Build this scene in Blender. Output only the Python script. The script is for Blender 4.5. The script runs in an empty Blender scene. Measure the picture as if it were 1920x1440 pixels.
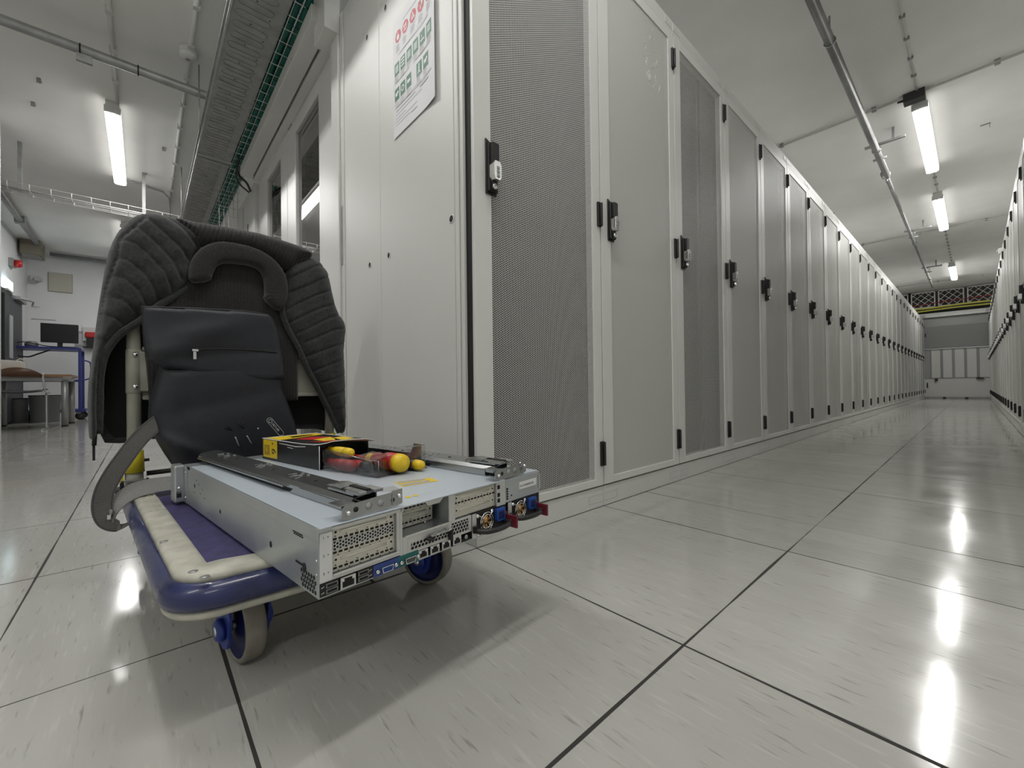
import bpy, bmesh, math, random
from mathutils import Vector, Matrix
from mathutils.geometry import delaunay_2d_cdt
random.seed(7)
S = bpy.context.scene
C = S.collection
PI = math.pi

# ------------------------------------------------------------------ camera, world, exposure
cd = bpy.data.cameras.new('camera'); cam = bpy.data.objects.new('camera', cd); C.objects.link(cam)
cd.sensor_width = 36.0; cd.lens = 775.322 / 1920 * 36.0; cd.clip_start = 0.02; cd.clip_end = 60
cam.matrix_world = Matrix(((0.665871, 0.014066, 0.745934, 0.9453), (0.745968, 0.003707, -0.665971, -0.7025),
                           (-0.012133, 0.999894, -0.008024, 0.45375), (0, 0, 0, 1)))
S.camera = cam
W = bpy.data.worlds.new('world'); S.world = W; W.use_nodes = True
W.node_tree.nodes['Background'].inputs[0].default_value = (0.05, 0.05, 0.05, 1)
W.node_tree.nodes['Background'].inputs[1].default_value = 0.2
vs = S.view_settings
vs.view_transform = 'Standard'; vs.look = 'None'; vs.gamma = 1.0; vs.exposure = 0.82
vs.use_curve_mapping = False
S.cycles.max_bounces = 12; S.cycles.transparent_max_bounces = 16; S.cycles.diffuse_bounces = 6
S.cycles.caustics_reflective = False; S.cycles.caustics_refractive = False
LAMP_EMIT = 28.0        # every fluorescent diffuser in the room gives the same light
CEIL = 3.03

# ------------------------------------------------------------------ materials
MATS = {}
def nodes_of(m):
    m.use_nodes = True
    return m.node_tree.nodes, m.node_tree.links, m.node_tree.nodes['Principled BSDF']
def mat(name, col, rough=0.5, metal=0.0, spec=0.5, noise=0.0, nscale=12.0, bump=0.0, bscale=80.0, coat=0.0, emit=0.0, sheen=0.0, stretch=(1, 1, 1), rvar=0.0):
    if name in MATS: return MATS[name]
    m = bpy.data.materials.new(name); n, l, b = nodes_of(m)
    b.inputs['Base Color'].default_value = (*col, 1); b.inputs['Roughness'].default_value = rough
    b.inputs['Metallic'].default_value = metal; b.inputs['Specular IOR Level'].default_value = spec
    b.inputs['Coat Weight'].default_value = coat; b.inputs['Sheen Weight'].default_value = sheen
    if emit:
        b.inputs['Emission Color'].default_value = (*col, 1); b.inputs['Emission Strength'].default_value = emit
    if noise or bump or rvar:
        tc = n.new('ShaderNodeTexCoord'); mp = n.new('ShaderNodeMapping'); mp.inputs['Scale'].default_value = stretch
        l.new(tc.outputs['Object'], mp.inputs['Vector'])
    if noise or rvar:
        t = n.new('ShaderNodeTexNoise'); t.inputs['Scale'].default_value = nscale; t.inputs['Detail'].default_value = 6
        l.new(mp.outputs[0], t.inputs['Vector'])
    if noise:
        r = n.new('ShaderNodeMapRange'); r.inputs[1].default_value = 0.3; r.inputs[2].default_value = 0.7
        r.inputs[3].default_value = 1 - noise; r.inputs[4].default_value = 1 + noise
        mx = n.new('ShaderNodeMix'); mx.data_type = 'RGBA'; mx.blend_type = 'MULTIPLY'; mx.inputs[0].default_value = 1
        mx.inputs[6].default_value = (*col, 1)
        l.new(t.outputs['Fac'], r.inputs[0]); l.new(r.outputs[0], mx.inputs[7]); l.new(mx.outputs[2], b.inputs['Base Color'])
    if rvar:
        r2 = n.new('ShaderNodeMapRange'); r2.inputs[1].default_value = 0.3; r2.inputs[2].default_value = 0.7
        r2.inputs[3].default_value = max(0.02, rough - rvar); r2.inputs[4].default_value = rough + rvar
        l.new(t.outputs['Fac'], r2.inputs[0]); l.new(r2.outputs[0], b.inputs['Roughness'])
    if bump:
        t2 = n.new('ShaderNodeTexNoise'); t2.inputs['Scale'].default_value = bscale; t2.inputs['Detail'].default_value = 4
        bp = n.new('ShaderNodeBump'); bp.inputs['Strength'].default_value = bump; bp.inputs['Distance'].default_value = 0.002
        l.new(mp.outputs[0], t2.inputs['Vector']); l.new(t2.outputs['Fac'], bp.inputs['Height']); l.new(bp.outputs[0], b.inputs['Normal'])
    MATS[name] = m
    return m

def math_node(n, l, op, a, b=None):
    k = n.new('ShaderNodeMath'); k.operation = op
    for i, v in enumerate((a, b)):
        if v is None: continue
        if isinstance(v, (int, float)): k.inputs[i].default_value = v
        else: l.new(v, k.inputs[i])
    return k.outputs[0]

def perf_mat(name, col, pitch, r, au, av, metal=0.0, rough=0.45):
    """sheet metal punched with round holes on a triangular grid; au / av name the in-plane axes (columns run along av)"""
    if name in MATS: return MATS[name]
    m = bpy.data.materials.new(name); n, l, b = nodes_of(m)
    b.inputs['Base Color'].default_value = (*col, 1); b.inputs['Roughness'].default_value = rough; b.inputs['Metallic'].default_value = metal
    tc = n.new('ShaderNodeTexCoord'); sp = n.new('ShaderNodeSeparateXYZ'); l.new(tc.outputs['Object'], sp.inputs[0])
    s3 = math.sqrt(3)
    u = math_node(n, l, 'ADD', math_node(n, l, 'DIVIDE', sp.outputs[au], pitch), 400 * s3)
    v = math_node(n, l, 'ADD', math_node(n, l, 'DIVIDE', sp.outputs[av], pitch), 400.0)
    ds = []
    for off in (0.0, 0.5):
        fu = math_node(n, l, 'SUBTRACT', math_node(n, l, 'MODULO', math_node(n, l, 'ADD', u, off * s3), s3), s3 / 2)
        fv = math_node(n, l, 'SUBTRACT', math_node(n, l, 'MODULO', math_node(n, l, 'ADD', v, off), 1.0), 0.5)
        ds.append(math_node(n, l, 'ADD', math_node(n, l, 'MULTIPLY', fu, fu), math_node(n, l, 'MULTIPLY', fv, fv)))
    d = math_node(n, l, 'MINIMUM', *ds)
    hole = math_node(n, l, 'LESS_THAN', d, r * r)
    tr = n.new('ShaderNodeBsdfTransparent'); mx = n.new('ShaderNodeMixShader'); out = n['Material Output']
    l.new(hole, mx.inputs[0]); l.new(b.outputs[0], mx.inputs[1]); l.new(tr.outputs[0], mx.inputs[2]); l.new(mx.outputs[0], out.inputs[0])
    MATS[name] = m
    return m

def glass_mat(name, tint, rough=0.0, mixf=0.12, gcol=1.0):
    if name in MATS: return MATS[name]
    m = bpy.data.materials.new(name); n, l, b = nodes_of(m)
    tr = n.new('ShaderNodeBsdfTransparent'); tr.inputs[0].default_value = (*tint, 1)
    gl = n.new('ShaderNodeBsdfGlossy'); gl.inputs['Roughness'].default_value = rough; gl.inputs['Color'].default_value = (gcol, gcol, gcol, 1)
    fr = n.new('ShaderNodeFresnel'); fr.inputs[0].default_value = 1.5
    f = math_node(n, l, 'ADD', fr.outputs[0], mixf)
    mx = n.new('ShaderNodeMixShader'); l.new(f, mx.inputs[0]); l.new(tr.outputs[0], mx.inputs[1]); l.new(gl.outputs[0], mx.inputs[2])
    l.new(mx.outputs[0], n['Material Output'].inputs[0])
    MATS[name] = m
    return m

def floor_mat():
    m = bpy.data.materials.new('floor_tiles'); n, l, b = nodes_of(m)
    tc = n.new('ShaderNodeTexCoord'); sp = n.new('ShaderNodeSeparateXYZ'); l.new(tc.outputs['Object'], sp.inputs[0])
    x, y = sp.outputs[0], sp.outputs[1]
    # tile columns 0.6 m wide; rows shifted by half a tile beside the racks
    far = math_node(n, l, 'GREATER_THAN', y, 0.75)
    left = math_node(n, l, 'LESS_THAN', x, 0.0)
    shift = math_node(n, l, 'MULTIPLY', math_node(n, l, 'MAXIMUM', far, left), 0.3)
    yy = math_node(n, l, 'ADD', math_node(n, l, 'SUBTRACT', y, shift), 60.0)
    xx = math_node(n, l, 'ADD', x, 60.0)
    def joint(c, extra):
        f = math_node(n, l, 'MODULO', math_node(n, l, 'ADD', c, 0.3), 0.6)
        d = math_node(n, l, 'ABSOLUTE', math_node(n, l, 'SUBTRACT', f, 0.3))
        return math_node(n, l, 'LESS_THAN', d, extra)
    nz = n.new('ShaderNodeTexNoise'); nz.inputs['Scale'].default_value = 1.7; nz.inputs['Detail'].default_value = 5
    l.new(tc.outputs['Object'], nz.inputs['Vector'])
    w = n.new('ShaderNodeMapRange'); w.inputs[1].default_value = 0.35; w.inputs[2].default_value = 0.65; w.inputs[3].default_value = 0.0006; w.inputs[4].default_value = 0.0040
    l.new(nz.outputs['Fac'], w.inputs[0])
    j = math_node(n, l, 'MAXIMUM', joint(xx, w.outputs[0]), joint(yy, w.outputs[0]))
    # extra joint at y = 0.9 in the short course
    # per-tile tone
    tx = math_node(n, l, 'FLOOR', math_node(n, l, 'DIVIDE', xx, 0.6)); ty = math_node(n, l, 'FLOOR', math_node(n, l, 'DIVIDE', yy, 0.6))
    cx = n.new('ShaderNodeCombineXYZ'); l.new(tx, cx.inputs[0]); l.new(ty, cx.inputs[1])
    wn = n.new('ShaderNodeTexWhiteNoise'); wn.noise_dimensions = '2D'; l.new(cx.outputs[0], wn.inputs['Vector'])
    # flecks stretched along x
    def streak(sx, sy, lo, hi, detail=3):
        mp = n.new('ShaderNodeMapping'); mp.inputs['Scale'].default_value = (sx, sy, 1); mp.inputs['Rotation'].default_value = (0, 0, 0.06)
        l.new(tc.outputs['Object'], mp.inputs['Vector'])
        t = n.new('ShaderNodeTexNoise'); t.inputs['Scale'].default_value = 1.0; t.inputs['Detail'].default_value = detail
        l.new(mp.outputs[0], t.inputs['Vector'])
        r = n.new('ShaderNodeMapRange'); r.inputs[1].default_value = lo; r.inputs[2].default_value = hi
        l.new(t.outputs['Fac'], r.inputs[0]); return r.outputs[0]
    dark = streak(15, 130, 0.62, 0.76); light = streak(13, 110, 0.58, 0.75); mott = streak(3.2, 16, 0.3, 0.7, 6)
    def mixc(fac, a, c):
        k = n.new('ShaderNodeMix'); k.data_type = 'RGBA'
        for i, v in ((0, fac), (6, a), (7, c)):
            if isinstance(v, tuple): k.inputs[i].default_value = (*v, 1)
            elif isinstance(v, (int, float)): k.inputs[i].default_value = v
            else: l.new(v, k.inputs[i])
        return k.outputs[2]
    base = mixc(wn.outputs['Value'], (0.40, 0.395, 0.365), (0.445, 0.44, 0.408))
    base = mixc(math_node(n, l, 'MULTIPLY', mott, 0.35), base, (0.34, 0.33, 0.305))
    base = mixc(math_node(n, l, 'MULTIPLY', light, 0.35), base, (0.58, 0.57, 0.54))
    base = mixc(math_node(n, l, 'MULTIPLY', dark, 0.75), base, (0.20, 0.185, 0.16))
    base = mixc(j, base, (0.025, 0.023, 0.02))
    l.new(base, b.inputs['Base Color'])
    n2 = n.new('ShaderNodeTexNoise'); n2.inputs['Scale'].default_value = 5; n2.inputs['Detail'].default_value = 8; l.new(tc.outputs['Object'], n2.inputs['Vector'])
    rr = n.new('ShaderNodeMapRange'); rr.inputs[1].default_value = 0.3; rr.inputs[2].default_value = 0.7; rr.inputs[3].default_value = 0.085; rr.inputs[4].default_value = 0.18
    l.new(n2.outputs['Fac'], rr.inputs[0])
    l.new(math_node(n, l, 'MAXIMUM', rr.outputs[0], math_node(n, l, 'MULTIPLY', j, 0.8)), b.inputs['Roughness'])
    b.inputs['Specular IOR Level'].default_value = 0.55
    n3 = n.new('ShaderNodeTexNoise'); n3.inputs['Scale'].default_value = 14; n3.inputs['Detail'].default_value = 3; l.new(tc.outputs['Object'], n3.inputs['Vector'])
    bp = n.new('ShaderNodeBump'); bp.inputs['Strength'].default_value = 0.022; bp.inputs['Distance'].default_value = 0.01
    hh = math_node(n, l, 'SUBTRACT', n3.outputs['Fac'], math_node(n, l, 'MULTIPLY', j, 3.0))
    l.new(hh, bp.inputs['Height']); l.new(bp.outputs[0], b.inputs['Normal'])
    return m

white = mat('rack_paint', (0.63, 0.63, 0.605), 0.42, noise=0.02, nscale=3, bump=0.05, bscale=600)
white2 = mat('door_paint', (0.67, 0.67, 0.645), 0.38, noise=0.02, nscale=3, bump=0.05, bscale=600)
hall_white = mat('containment_paint', (0.62, 0.62, 0.60), 0.35)
perf_w = perf_mat('perforated_sheet', (0.66, 0.66, 0.635), 0.0069, 0.44, 1, 2)
perf_f = perf_mat('finely_perforated_sheet', (0.66, 0.66, 0.63), 0.0060, 0.33, 1, 2)
black = mat('black_plastic', (0.012, 0.012, 0.012), 0.42)
blackm = mat('matte_black', (0.008, 0.008, 0.008), 0.8)
chrome = mat('chrome', (0.78, 0.78, 0.78), 0.16, metal=1)
silver = mat('silver_lock', (0.72, 0.72, 0.71), 0.3, metal=1)
galv = mat('galvanised_steel', (0.42, 0.43, 0.43), 0.27, metal=1.0, noise=0.02, nscale=30)
galv_dull = mat('dull_galvanised_steel', (0.33, 0.335, 0.33), 0.5, metal=0.55, noise=0.15, nscale=14)
chassis_m = mat('server_sheet_metal', (0.50, 0.53, 0.545), 0.34, metal=0.75, noise=0.06, nscale=18, rvar=0.06)
lid_m = mat('server_lid', (0.56, 0.62, 0.68), 0.38, metal=0.35, noise=0.03, nscale=10)
rear_m = mat('server_rear_metal', (0.62, 0.625, 0.60), 0.36, metal=0.5)
cream_br = mat('slot_cover_metal', (0.66, 0.64, 0.55), 0.4, metal=0.25)
dark_in = mat('dark_interior', (0.010, 0.010, 0.011), 0.7)
blue_p = mat('blue_bumper', (0.014, 0.020, 0.085), 0.30, noise=0.25, nscale=22, coat=0.3, rvar=0.08)
blue_mat = mat('blue_deck_mat', (0.036, 0.030, 0.10), 0.75, noise=0.30, nscale=45, bump=0.3, bscale=300)
blue_fork = mat('blue_caster_steel', (0.02, 0.045, 0.26), 0.38)
cream_p = mat('cream_deck_edge', (0.44, 0.43, 0.36), 0.5, noise=0.22, nscale=26, bump=0.25, bscale=60)
cream_t = mat('cream_tube_paint', (0.29, 0.285, 0.235), 0.42, noise=0.08, nscale=30)
tyre_m = mat('grey_rubber_tyre', (0.21, 0.195, 0.165), 0.7, noise=0.15, nscale=30)
yellow_p = mat('yellow_plastic', (0.60, 0.50, 0.02), 0.45)
fabric_q = mat('quilted_fabric', (0.024, 0.025, 0.026), 0.95, noise=0.45, nscale=130, bump=0.5, bscale=900, sheen=0.25)
fabric_r = mat('ribbed_knit', (0.018, 0.017, 0.016), 0.95, noise=0.35, nscale=200, bump=0.5, bscale=900, sheen=0.2)
lining = mat('jacket_lining', (0.006, 0.006, 0.006), 0.9)
bag_m = mat('bag_coated_fabric', (0.011, 0.0125, 0.018), 0.48, noise=0.2, nscale=60, bump=0.12, bscale=700)
strap_m = mat('grey_webbing', (0.12, 0.118, 0.113), 0.8, bump=0.8, bscale=900, noise=0.1, nscale=300)
web_l = mat('light_grey_webbing', (0.25, 0.25, 0.24), 0.8, bump=0.8, bscale=900, noise=0.1, nscale=300)
ceil_m = mat('ceiling_paint', (0.84, 0.835, 0.81), 0.9, noise=0.05, nscale=1.6, bump=0.25, bscale=60)
wall_m = mat('wall_paint', (0.76, 0.765, 0.77), 0.85, noise=0.03, nscale=3, bump=0.2, bscale=80)
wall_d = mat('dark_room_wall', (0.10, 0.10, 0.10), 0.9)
teal_m = mat('teal_sleeve', (0.012, 0.16, 0.125), 0.45, noise=0.15, nscale=40)
wire_m = mat('zinc_wire', (0.62, 0.62, 0.60), 0.3, metal=0.7)
conduit_m = mat('pale_conduit', (0.52, 0.515, 0.49), 0.6)
paper_m = mat('poster_paper', (0.74, 0.745, 0.77), 0.55)
red_i = mat('sign_red', (0.50, 0.028, 0.05), 0.5)
green_i = mat('sign_green', (0.006, 0.135, 0.065), 0.5)
white_i = mat('sign_white', (0.78, 0.78, 0.77), 0.5)
grey_i = mat('print_grey', (0.33, 0.335, 0.34), 0.6)
grey_l = mat('print_light_grey', (0.52, 0.525, 0.53), 0.6)
lamp_m = mat('lamp_diffuser', (1.0, 0.99, 0.965), 0.5, emit=LAMP_EMIT)
lamp_side = mat('lamp_diffuser_side', (1.0, 0.99, 0.965), 0.5, emit=LAMP_EMIT * 0.06)
lamp_case = mat('lamp_housing', (0.62, 0.62, 0.60), 0.5)
glass_m = glass_mat('door_glass', (0.60, 0.62, 0.62), 0.0, 0.22)
clear_m = glass_mat('clear_plastic', (0.80, 0.79, 0.78), 0.22, 0.12, 0.6)
red_p = mat('red_plastic', (0.50, 0.02, 0.02), 0.4)
yel_b = mat('yellow_print', (0.72, 0.50, 0.015), 0.45)
box_k = mat('black_card', (0.012, 0.012, 0.012), 0.35, noise=0.3, nscale=120)
card_w = mat('card_edge', (0.74, 0.74, 0.72), 0.7)
maroon = mat('maroon_latch', (0.13, 0.012, 0.022), 0.4)
blue_s = mat('blue_connector', (0.015, 0.07, 0.33), 0.4)
blue_l = mat('blue_port_label', (0.035, 0.075, 0.28), 0.5)
teal_l = mat('teal_port_label', (0.015, 0.14, 0.13), 0.5)
brass = mat('fan_brass', (0.62, 0.36, 0.14), 0.35, metal=0.6)
wood_m = mat('table_laminate', (0.30, 0.155, 0.075), 0.4, noise=0.15, nscale=10, stretch=(1, 8, 1))
brown_m = mat('chair_plywood', (0.10, 0.045, 0.02), 0.4, noise=0.2, nscale=14, stretch=(1, 8, 1))
leg_m = mat('table_leg_grey', (0.38, 0.385, 0.38), 0.35, metal=0.5)
screen_m = mat('screen_black', (0.006, 0.006, 0.008), 0.25)
trol_m = mat('trolley_blue', (0.03, 0.045, 0.22), 0.4)
bin_m = mat('bin_grey', (0.26, 0.275, 0.29), 0.5)
door_m = mat('dark_grey_door', (0.045, 0.048, 0.055), 0.5)
exit_m = mat('exit_light_face', (0.75, 0.95, 1.0), 0.4, emit=3.5)
beige_m = mat('beige_panel', (0.50, 0.48, 0.40), 0.7)
lat_m = mat('white_lattice', (0.80, 0.80, 0.78), 0.5)
cabY = mat('yellow_cable', (0.60, 0.58, 0.10), 0.5)
cabR = mat('red_cable', (0.42, 0.02, 0.02), 0.5)
panel_grey = mat('end_panel_grey', (0.36, 0.365, 0.36), 0.6)
lt_int = mat('blanking_panel_light', (0.46, 0.46, 0.44), 0.6)
md_int = mat('blanking_panel_mid', (0.25, 0.25, 0.24), 0.6)
dk_int = mat('equipment_dark', (0.010, 0.010, 0.010), 0.6, noise=0.6, nscale=6, stretch=(1, 1, 6))

# ------------------------------------------------------------------ mesh helpers
class MB:
    def __init__(s): s.bm = bmesh.new(); s.mats = []
    def mi(s, m):
        if m not in s.mats: s.mats.append(m)
        return s.mats.index(m)
    def face(s, pts, m):
        f = s.bm.faces.new([s.bm.verts.new(p) for p in pts]); f.material_index = s.mi(m); return f
    def box(s, a, b, m, M=None):
        x0, y0, z0 = a; x1, y1, z1 = b
        P = [(x0, y0, z0), (x1, y0, z0), (x1, y1, z0), (x0, y1, z0), (x0, y0, z1), (x1, y0, z1), (x1, y1, z1), (x0, y1, z1)]
        v = [s.bm.verts.new((M @ Vector(p)) if M else p) for p in P]; k = s.mi(m)
        for q in ((3, 2, 1, 0), (4, 5, 6, 7), (0, 1, 5, 4), (1, 2, 6, 5), (2, 3, 7, 6), (3, 0, 4, 7)):
            s.bm.faces.new([v[i] for i in q]).material_index = k
        return s
    def rings(s, rr, m, closed_ends=True, smooth=True, loop=False):
        V = [[s.bm.verts.new(p) for p in r] for r in rr]; k = s.mi(m); N = len(V[0])
        pairs = list(zip(V, V[1:])) + ([(V[-1], V[0])] if loop else [])
        for a, b in pairs:
            for i in range(N):
                f = s.bm.faces.new((a[i], a[(i + 1) % N], b[(i + 1) % N], b[i])); f.material_index = k; f.smooth = smooth
        if closed_ends and not loop:
            s.bm.faces.new(V[0][::-1]).material_index = k; s.bm.faces.new(V[-1]).material_index = k
        return s
    def tube(s, pts, r, m, seg=10, loop=False):
        pts = [Vector(p) for p in pts]; rr = []; n = len(pts); up = None
        for i, p in enumerate(pts):
            if loop: t = (pts[(i + 1) % n] - pts[i - 1]).normalized()
            else: t = (pts[min(i + 1, n - 1)] - pts[max(i - 1, 0)]).normalized()
            if up is None:
                up = Vector((0, 0, 1)) if abs(t.z) < 0.9 else Vector((1, 0, 0))
            a = t.cross(up); a = a.normalized() if a.length > 1e-6 else t.orthogonal().normalized()
            b = a.cross(t).normalized(); up = b
            rad = r[i] if isinstance(r, (list, tuple)) else r
            rr.append([p + a * rad * math.cos(2 * PI * j / seg) + b * rad * math.sin(2 * PI * j / seg) for j in range(seg)])
        return s.rings(rr, m, loop=loop)
    def cyl(s, a, b, r, m, seg=16): return s.tube([a, b], r, m, seg)
    def prism(s, poly, fn, d0, d1, m):
        """poly (u, v) extruded from d0 to d1 through fn(u, v, d)"""
        A = [s.bm.verts.new(fn(u, v, d0)) for u, v in poly]; B = [s.bm.verts.new(fn(u, v, d1)) for u, v in poly]; k = s.mi(m)
        s.bm.faces.new(A[::-1]).material_index = k; s.bm.faces.new(B).material_index = k; N = len(A)
        for i in range(N):
            s.bm.faces.new((A[i], A[(i + 1) % N], B[(i + 1) % N], B[i])).material_index = k
        return s
    def lathe(s, prof, axis_o, axis_d, m, seg=24, loop=False):
        """prof: (radius, height) along axis_d from axis_o"""
        o = Vector(axis_o); d = Vector(axis_d).normalized(); a = d.orthogonal().normalized(); b = d.cross(a)
        rr = [[o + d * h + a * r * math.cos(2 * PI * j / seg) + b * r * math.sin(2 * PI * j / seg) for j in range(seg)] for r, h in prof]
        return s.rings(rr, m, loop=loop)
    def build(s, name, parent=None, bevel=0.0, smooth=False, segs=2, loc=None):
        bmesh.ops.recalc_face_normals(s.bm, faces=s.bm.faces)
        me = bpy.data.meshes.new(name); s.bm.to_mesh(me); s.bm.free()
        for m in s.mats: me.materials.append(m)
        o = bpy.data.objects.new(name, me); C.objects.link(o)
        if parent: o.parent = parent
        if loc: o.location = loc
        if smooth:
            for p in me.polygons: p.use_smooth = True
        if bevel:
            b = o.modifiers.new('bevel', 'BEVEL'); b.width = bevel; b.segments = segs; b.limit_method = 'ANGLE'; b.angle_limit = 0.6
        return o

def tag(o, label, cat, group=None):
    o['label'] = label; o['category'] = cat
    if group: o['group'] = group
    return o
def thing(name, label, cat, loc=(0, 0, 0), rz=0.0, group=None):
    o = bpy.data.objects.new(name, None); C.objects.link(o); o.empty_display_size = 0.05
    o.location = loc; o.rotation_euler = (0, 0, rz); return tag(o, label, cat, group)
def struct(o): o['kind'] = 'structure'; return o
KIDS = {}
def dup(root, loc, rz, label, swap=None, skip=()):
    """copy of a thing with copies of its parts and sub-parts"""
    r = root.copy(); C.objects.link(r); r.location = loc; r.rotation_euler = (0, 0, rz); r['label'] = label
    for ch in list(root.children):
        if ch in skip: continue
        c = ch.copy(); C.objects.link(c); c.parent = r
        if swap and ch in swap: c.data = swap[ch]
        for g in ch.children:
            d = g.copy(); C.objects.link(d); d.parent = c
            if swap and g in swap: d.data = swap[g]
    return r
def text_into(mb, s, size, fn, m, depth=0.0004, align='LEFT'):
    cu = bpy.data.curves.new('txt', 'FONT'); cu.body = s; cu.size = size; cu.align_x = align; cu.extrude = depth
    o = bpy.data.objects.new('txt', cu); C.objects.link(o)
    dg = bpy.context.evaluated_depsgraph_get(); me = o.evaluated_get(dg).to_mesh()
    vs_ = [mb.bm.verts.new(fn(*v.co)) for v in me.vertices]; k = mb.mi(m)
    for p in me.polygons:
        try: mb.bm.faces.new([vs_[i] for i in p.vertices]).material_index = k
        except ValueError: pass
    o.evaluated_get(dg).to_mesh_clear(); bpy.data.objects.remove(o); bpy.data.curves.remove(cu)

def seg_dist(p, a, b):
    ax, ay = a; bx, by = b; dx, dy = bx - ax, by - ay; L = dx * dx + dy * dy
    t = 0 if L == 0 else max(0, min(1, ((p[0] - ax) * dx + (p[1] - ay) * dy) / L))
    return math.hypot(p[0] - ax - t * dx, p[1] - ay - t * dy)
def line_dist(p, pl): return min(seg_dist(p, a, b) for a, b in zip(pl, pl[1:]))
def inside(p, poly):
    c = False; n = len(poly)
    for i in range(n):
        x1, y1 = poly[i]; x2, y2 = poly[(i + 1) % n]
        if (y1 > p[1]) != (y2 > p[1]) and p[0] < (x2 - x1) * (p[1] - y1) / (y2 - y1) + x1: c = not c
    return c
def smooth_poly(poly, it=2):
    for _ in range(it):
        q = []
        for i in range(len(poly)):
            a, b = poly[i], poly[(i + 1) % len(poly)]
            q += [(a[0] * .75 + b[0] * .25, a[1] * .75 + b[1] * .25), (a[0] * .25 + b[0] * .75, a[1] * .25 + b[1] * .75)]
        poly = q
    return poly
def resample(poly, step):
    out = []
    for i in range(len(poly)):
        a, b = poly[i], poly[(i + 1) % len(poly)]; n = max(1, round(math.hypot(b[0] - a[0], b[1] - a[1]) / step))
        out += [(a[0] + (b[0] - a[0]) * k / n, a[1] + (b[1] - a[1]) * k / n) for k in range(n)]
    return out
def pillow(mb, poly, step, front, back, m, edge=0.0, mback=None):
    """closed soft shape: outline in (u, z), front(u,z,s) / back(u,z,s) give the depth of both faces, s = distance to the outline"""
    poly = resample(poly, step); n = len(poly); loop = poly + poly[:1]
    us = [p[0] for p in poly]; zs = [p[1] for p in poly]; pts = [Vector(p) for p in poly]
    nz = int((max(zs) - min(zs)) / step) + 1; nu = int((max(us) - min(us)) / step) + 1
    for i in range(nz):
        for j in range(nu):
            p = (min(us) + (j + (0.5 if i % 2 else 0.0)) * step, min(zs) + i * step)
            if inside(p, poly) and line_dist(p, loop) > step * 0.55: pts.append(Vector(p))
    V, E, F, *_ = delaunay_2d_cdt(pts, [(i, (i + 1) % n) for i in range(n)], [], 1, 1e-5)
    dist = [line_dist(v, loop) for v in V]
    fv = []; bv = []
    for v, s in zip(V, dist):
        e = s < 1e-4
        a = mb.bm.verts.new(TOF(v[0], v[1], front(v[0], v[1], s))); fv.append(a)
        bv.append(mb.bm.verts.new(TOF(v[0], v[1], back(v[0], v[1], s))))
    k = mb.mi(m); kb = mb.mi(mback or m)
    used = {}
    for f in F:
        q = mb.bm.faces.new([fv[i] for i in f]); q.material_index = k; q.smooth = True
        q = mb.bm.faces.new([bv[i] for i in reversed(f)]); q.material_index = kb; q.smooth = True
        for a, b in zip(f, list(f[1:]) + [f[0]]):
            used[(a, b)] = 1
    for (a, b) in used:
        if (b, a) not in used:
            try:
                q = mb.bm.faces.new([fv[b], fv[a], bv[a], bv[b]]); q.material_index = k; q.smooth = True
            except ValueError: pass
TOF = lambda u, z, d: (d, u, z)
def cap(s, r): t = min(s / r, 1.0); return math.sqrt(max(0.0, 1 - (1 - t) ** 2))

def ribbon(mb, pts, sides, th, m):
    """strap: centre points with half-width vectors"""
    rr = []; n = len(pts); P = [Vector(p) for p in pts]
    for i in range(n):
        t = (P[min(i + 1, n - 1)] - P[max(i - 1, 0)]).normalized(); w = Vector(sides[i]); k = t.cross(w).normalized() * th / 2
        rr.append([P[i] - w - k, P[i] + w - k, P[i] + w + k, P[i] - w + k])
    mb.rings(rr, m, smooth=False)
def spline(pts, n=8):
    P = [Vector(p) for p in pts]; out = []
    for i in range(len(P) - 1):
        p0, p1, p2, p3 = P[max(i - 1, 0)], P[i], P[i + 1], P[min(i + 2, len(P) - 1)]
        for k in range(n):
            t = k / n
            out.append(0.5 * ((2 * p1) + (p2 - p0) * t + (2 * p0 - 5 * p1 + 4 * p2 - p3) * t * t + (3 * p1 - p0 - 3 * p2 + p3) * t ** 3))
    return out + [P[-1]]

# ------------------------------------------------------------------ room shell
fm = floor_mat()
struct(MB().box((-10.5, -4.6, -0.1), (4.6, 17.6, 0.0), fm).build('floor'))
struct(MB().box((-10.5, -4.6, CEIL), (4.6, 17.6, CEIL + 0.1), ceil_m).build('ceiling'))
struct(MB().box((-10.6, -2.25, 0), (-10.4, 17.5, CEIL), wall_m).build('wall_back'))
struct(MB().box((-10.6, -2.45, 0), (-4.7, -2.25, CEIL), wall_m).build('wall_left'))
struct(MB().box((-5.18, -2.25, 0), (-4.75, -1.70, CEIL), wall_m).build('wall_pillar', bevel=0.006))
struct(MB().box((-4.9, -4.6, 0), (4.6, -4.5, CEIL), wall_m).build('wall_front'))
struct(MB().box((-4.9, -4.5, 0), (-4.7, -2.45, CEIL), wall_m).build('wall_side'))
struct(MB().box((4.5, -4.5, 0), (4.6, 17.5, CEIL), wall_m).build('wall_right'))
struct(MB().box((-10.5, 17.5, 0), (4.6, 17.6, CEIL), wall_d).build('wall_far'))

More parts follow.
